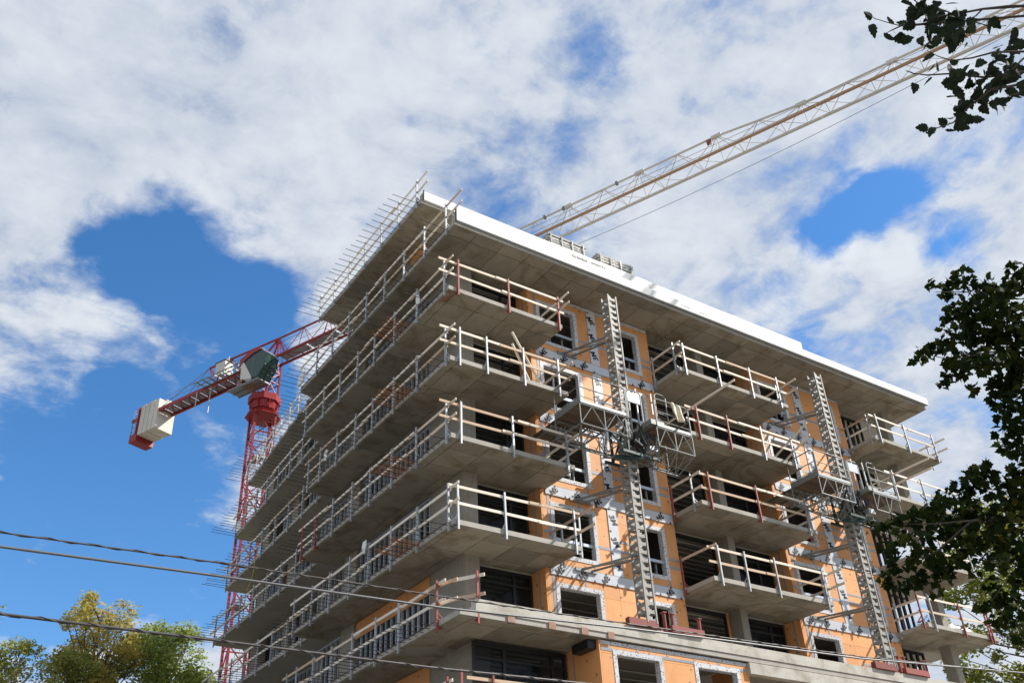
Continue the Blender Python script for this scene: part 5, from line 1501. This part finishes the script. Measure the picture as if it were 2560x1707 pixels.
MAPLE2 = [[-2.2,-22.45,6.56,0.47,0.35],[-0.76,-21.02,5.88,0.75,0.56],[-0.18,-23.53,4.25,0.72,0.54],[-3.88,-20.44,4.81,0.47,0.35],[0.88,-23.82,6.4,0.46,0.34],[-1.34,-21.5,5.37,0.66,0.49],[0.39,-19.51,4.6,0.69,0.52],[-0.89,-20.28,6.15,0.73,0.55],[1.44,-23.17,8.97,0.57,0.43],[1.32,-18.09,5.25,0.48,0.36],[-3.19,-22.42,4.52,0.5,0.37],[-2.97,-22.73,7.98,0.59,0.45],[-0.79,-20.52,6.93,0.58,0.43],[-2.13,-22.42,8.75,0.47,0.35],[-3.5,-22.17,7.63,0.53,0.4],[2.09,-19.55,4.28,0.53,0.4],[1.53,-21.87,7.36,0.63,0.47],[0.47,-19.74,8.81,0.46,0.35],[1.7,-19.41,7.2,0.56,0.42],[-0.85,-22.88,6.34,0.6,0.45],[-3.72,-21.2,5.92,0.7,0.52],[-0.47,-22.86,4.5,0.52,0.39],[1.47,-22.82,9.57,0.67,0.51],[-2.34,-21.32,8.87,0.46,0.35],[2.04,-21.37,6.32,0.61,0.46],[2.08,-19.17,4.23,0.51,0.38],[1.28,-20.32,5.3,0.48,0.36],[-0.9,-20.32,6.99,0.47,0.35],[0.24,-19.19,7.6,0.71,0.53],[-1.46,-20.68,3.26,0.6,0.45],[1.95,-20.5,8.43,0.57,0.42],[0.5,-22.91,7.12,0.56,0.42],[-2.87,-21.38,8.09,0.59,0.45],[-2.32,-20.2,6.67,0.61,0.46],[2.42,-21.68,6.76,0.69,0.51],[0.12,-18.15,5.36,0.73,0.55],[-0.86,-18.73,3.76,0.69,0.52],[-1.93,-23.17,8.02,0.74,0.55],[-1.35,-21.04,3.72,0.71,0.54],[-0.78,-20.15,2.76,0.57,0.43],[-1.52,-20.15,4.7,0.65,0.49],[-1.94,-21.29,7.2,0.5,0.37],[-3.47,-22.65,8.86,0.45,0.34],[-3.66,-21.57,5.43,0.53,0.4],[-2.04,-20.88,7.97,0.69,0.52],[-1.05,-21.83,5.39,0.53,0.39],[-4.42,-20.98,5.94,0.47,0.35],[-2.35,-22.24,7.27,0.47,0.35],[-2.99,-21.49,6.05,0.53,0.4],[-0.35,-20.26,3.15,0.7,0.52],[1.57,-19.32,8.47,0.62,0.46],[-1.81,-22.3,6.03,0.65,0.48],[0.44,-19.37,7.9,0.56,0.42],[1.28,-23.05,8.11,0.7,0.52],[-1.06,-22.67,8.2,0.6,0.45],[-1.52,-22.82,10.21,0.52,0.39],[2.31,-22.46,5.53,0.71,0.53],[1.63,-19.72,5.61,0.59,0.44],[1.12,-20.78,6.27,0.74,0.55],[0.28,-22.51,6.31,0.45,0.34]]
POPLAR2 = [[-7.64,-24.05,5.32,0.5,0.37],[-8.38,-23.67,9.19,0.32,0.24],[-7.05,-22.81,7.88,0.47,0.35],[-7.56,-25.98,9.63,0.39,0.29],[-8.23,-23.36,5.67,0.45,0.34],[-8.06,-25.8,5.94,0.39,0.29],[-5.91,-24.25,7.72,0.39,0.29],[-6.8,-24.92,4.52,0.47,0.35],[-8.35,-24.48,9.81,0.39,0.29],[-8.05,-27.26,8.5,0.33,0.25],[-8.21,-26.09,5.64,0.39,0.29],[-9.11,-24.43,9.31,0.43,0.32],[-6.37,-26.57,8.16,0.48,0.36],[-7.84,-25.96,4.66,0.38,0.28],[-8.05,-26.4,8.03,0.46,0.34],[-8.36,-24.47,6.23,0.44,0.33],[-8.77,-26.07,7.3,0.49,0.37],[-9.31,-24.77,7.99,0.32,0.24],[-6.6,-26.01,4.9,0.38,0.28],[-9.22,-23.6,8.94,0.36,0.27],[-7.48,-25.88,6.16,0.49,0.37],[-10.59,-25.74,6.14,0.41,0.31],[-7.14,-24.0,6.49,0.47,0.36],[-8.02,-25.6,7.45,0.34,0.26],[-7.24,-23.56,4.7,0.37,0.28],[-10.08,-23.7,8.2,0.46,0.35],[-7.03,-24.0,4.68,0.48,0.36],[-6.7,-24.56,9.12,0.35,0.26],[-9.56,-24.53,7.36,0.31,0.23],[-8.36,-25.13,5.67,0.43,0.33],[-8.35,-26.01,5.65,0.4,0.3],[-9.01,-24.94,6.7,0.41,0.3],[-9.47,-25.67,7.09,0.47,0.36],[-7.66,-24.81,8.29,0.43,0.33],[-7.21,-24.82,5.17,0.36,0.27],[-8.03,-23.35,8.31,0.32,0.24],[-9.08,-23.91,9.06,0.48,0.36],[-7.55,-24.04,7.43,0.44,0.33],[-7.48,-27.07,6.84,0.32,0.24],[-7.45,-25.9,8.53,0.42,0.32],[-8.98,-24.18,8.0,0.42,0.32],[-7.53,-24.34,5.72,0.36,0.27],[-8.46,-26.43,9.27,0.37,0.28],[-10.24,-23.66,7.08,0.43,0.32],[-8.52,-26.02,6.17,0.33,0.25],[-7.87,-26.32,6.17,0.44,0.33]]
near_tree('maple_tree', 'dark leafy maple at the right edge hanging in front of the building', 'tree', [(-1.2, -20.5, -1.75), (-1.3, -20.4, 2), (-1.2, -20.3, 4.5), (-1.0, -20.2, 8.5), (-0.8, -20.4, 11)],
          [[tuple(q) for q in b_] for b_ in MBR], MAPLE, MAPLE_LEAF, 'leafdark', 0.105, 12.5, 300, 31, 0.22, 0.018, 1.0, MAPLE2)
near_tree('poplar_tree', 'poplar twigs with few dark leaves hanging in at the upper right', 'tree', [(-7.6, -25.2, -1.75), (-7.7, -25.1, 1.5), (-7.8, -25.0, 4.0), (-7.9, -24.9, 6.5), (-8.0, -24.9, 8)],
          [[tuple(q) for q in b_] for b_ in PBR], POPLAR, POPLAR_LEAF, 'leafpop', 0.086, 7.5, 300, 37, 0.14, 0.010, 1.0, POPLAR2)
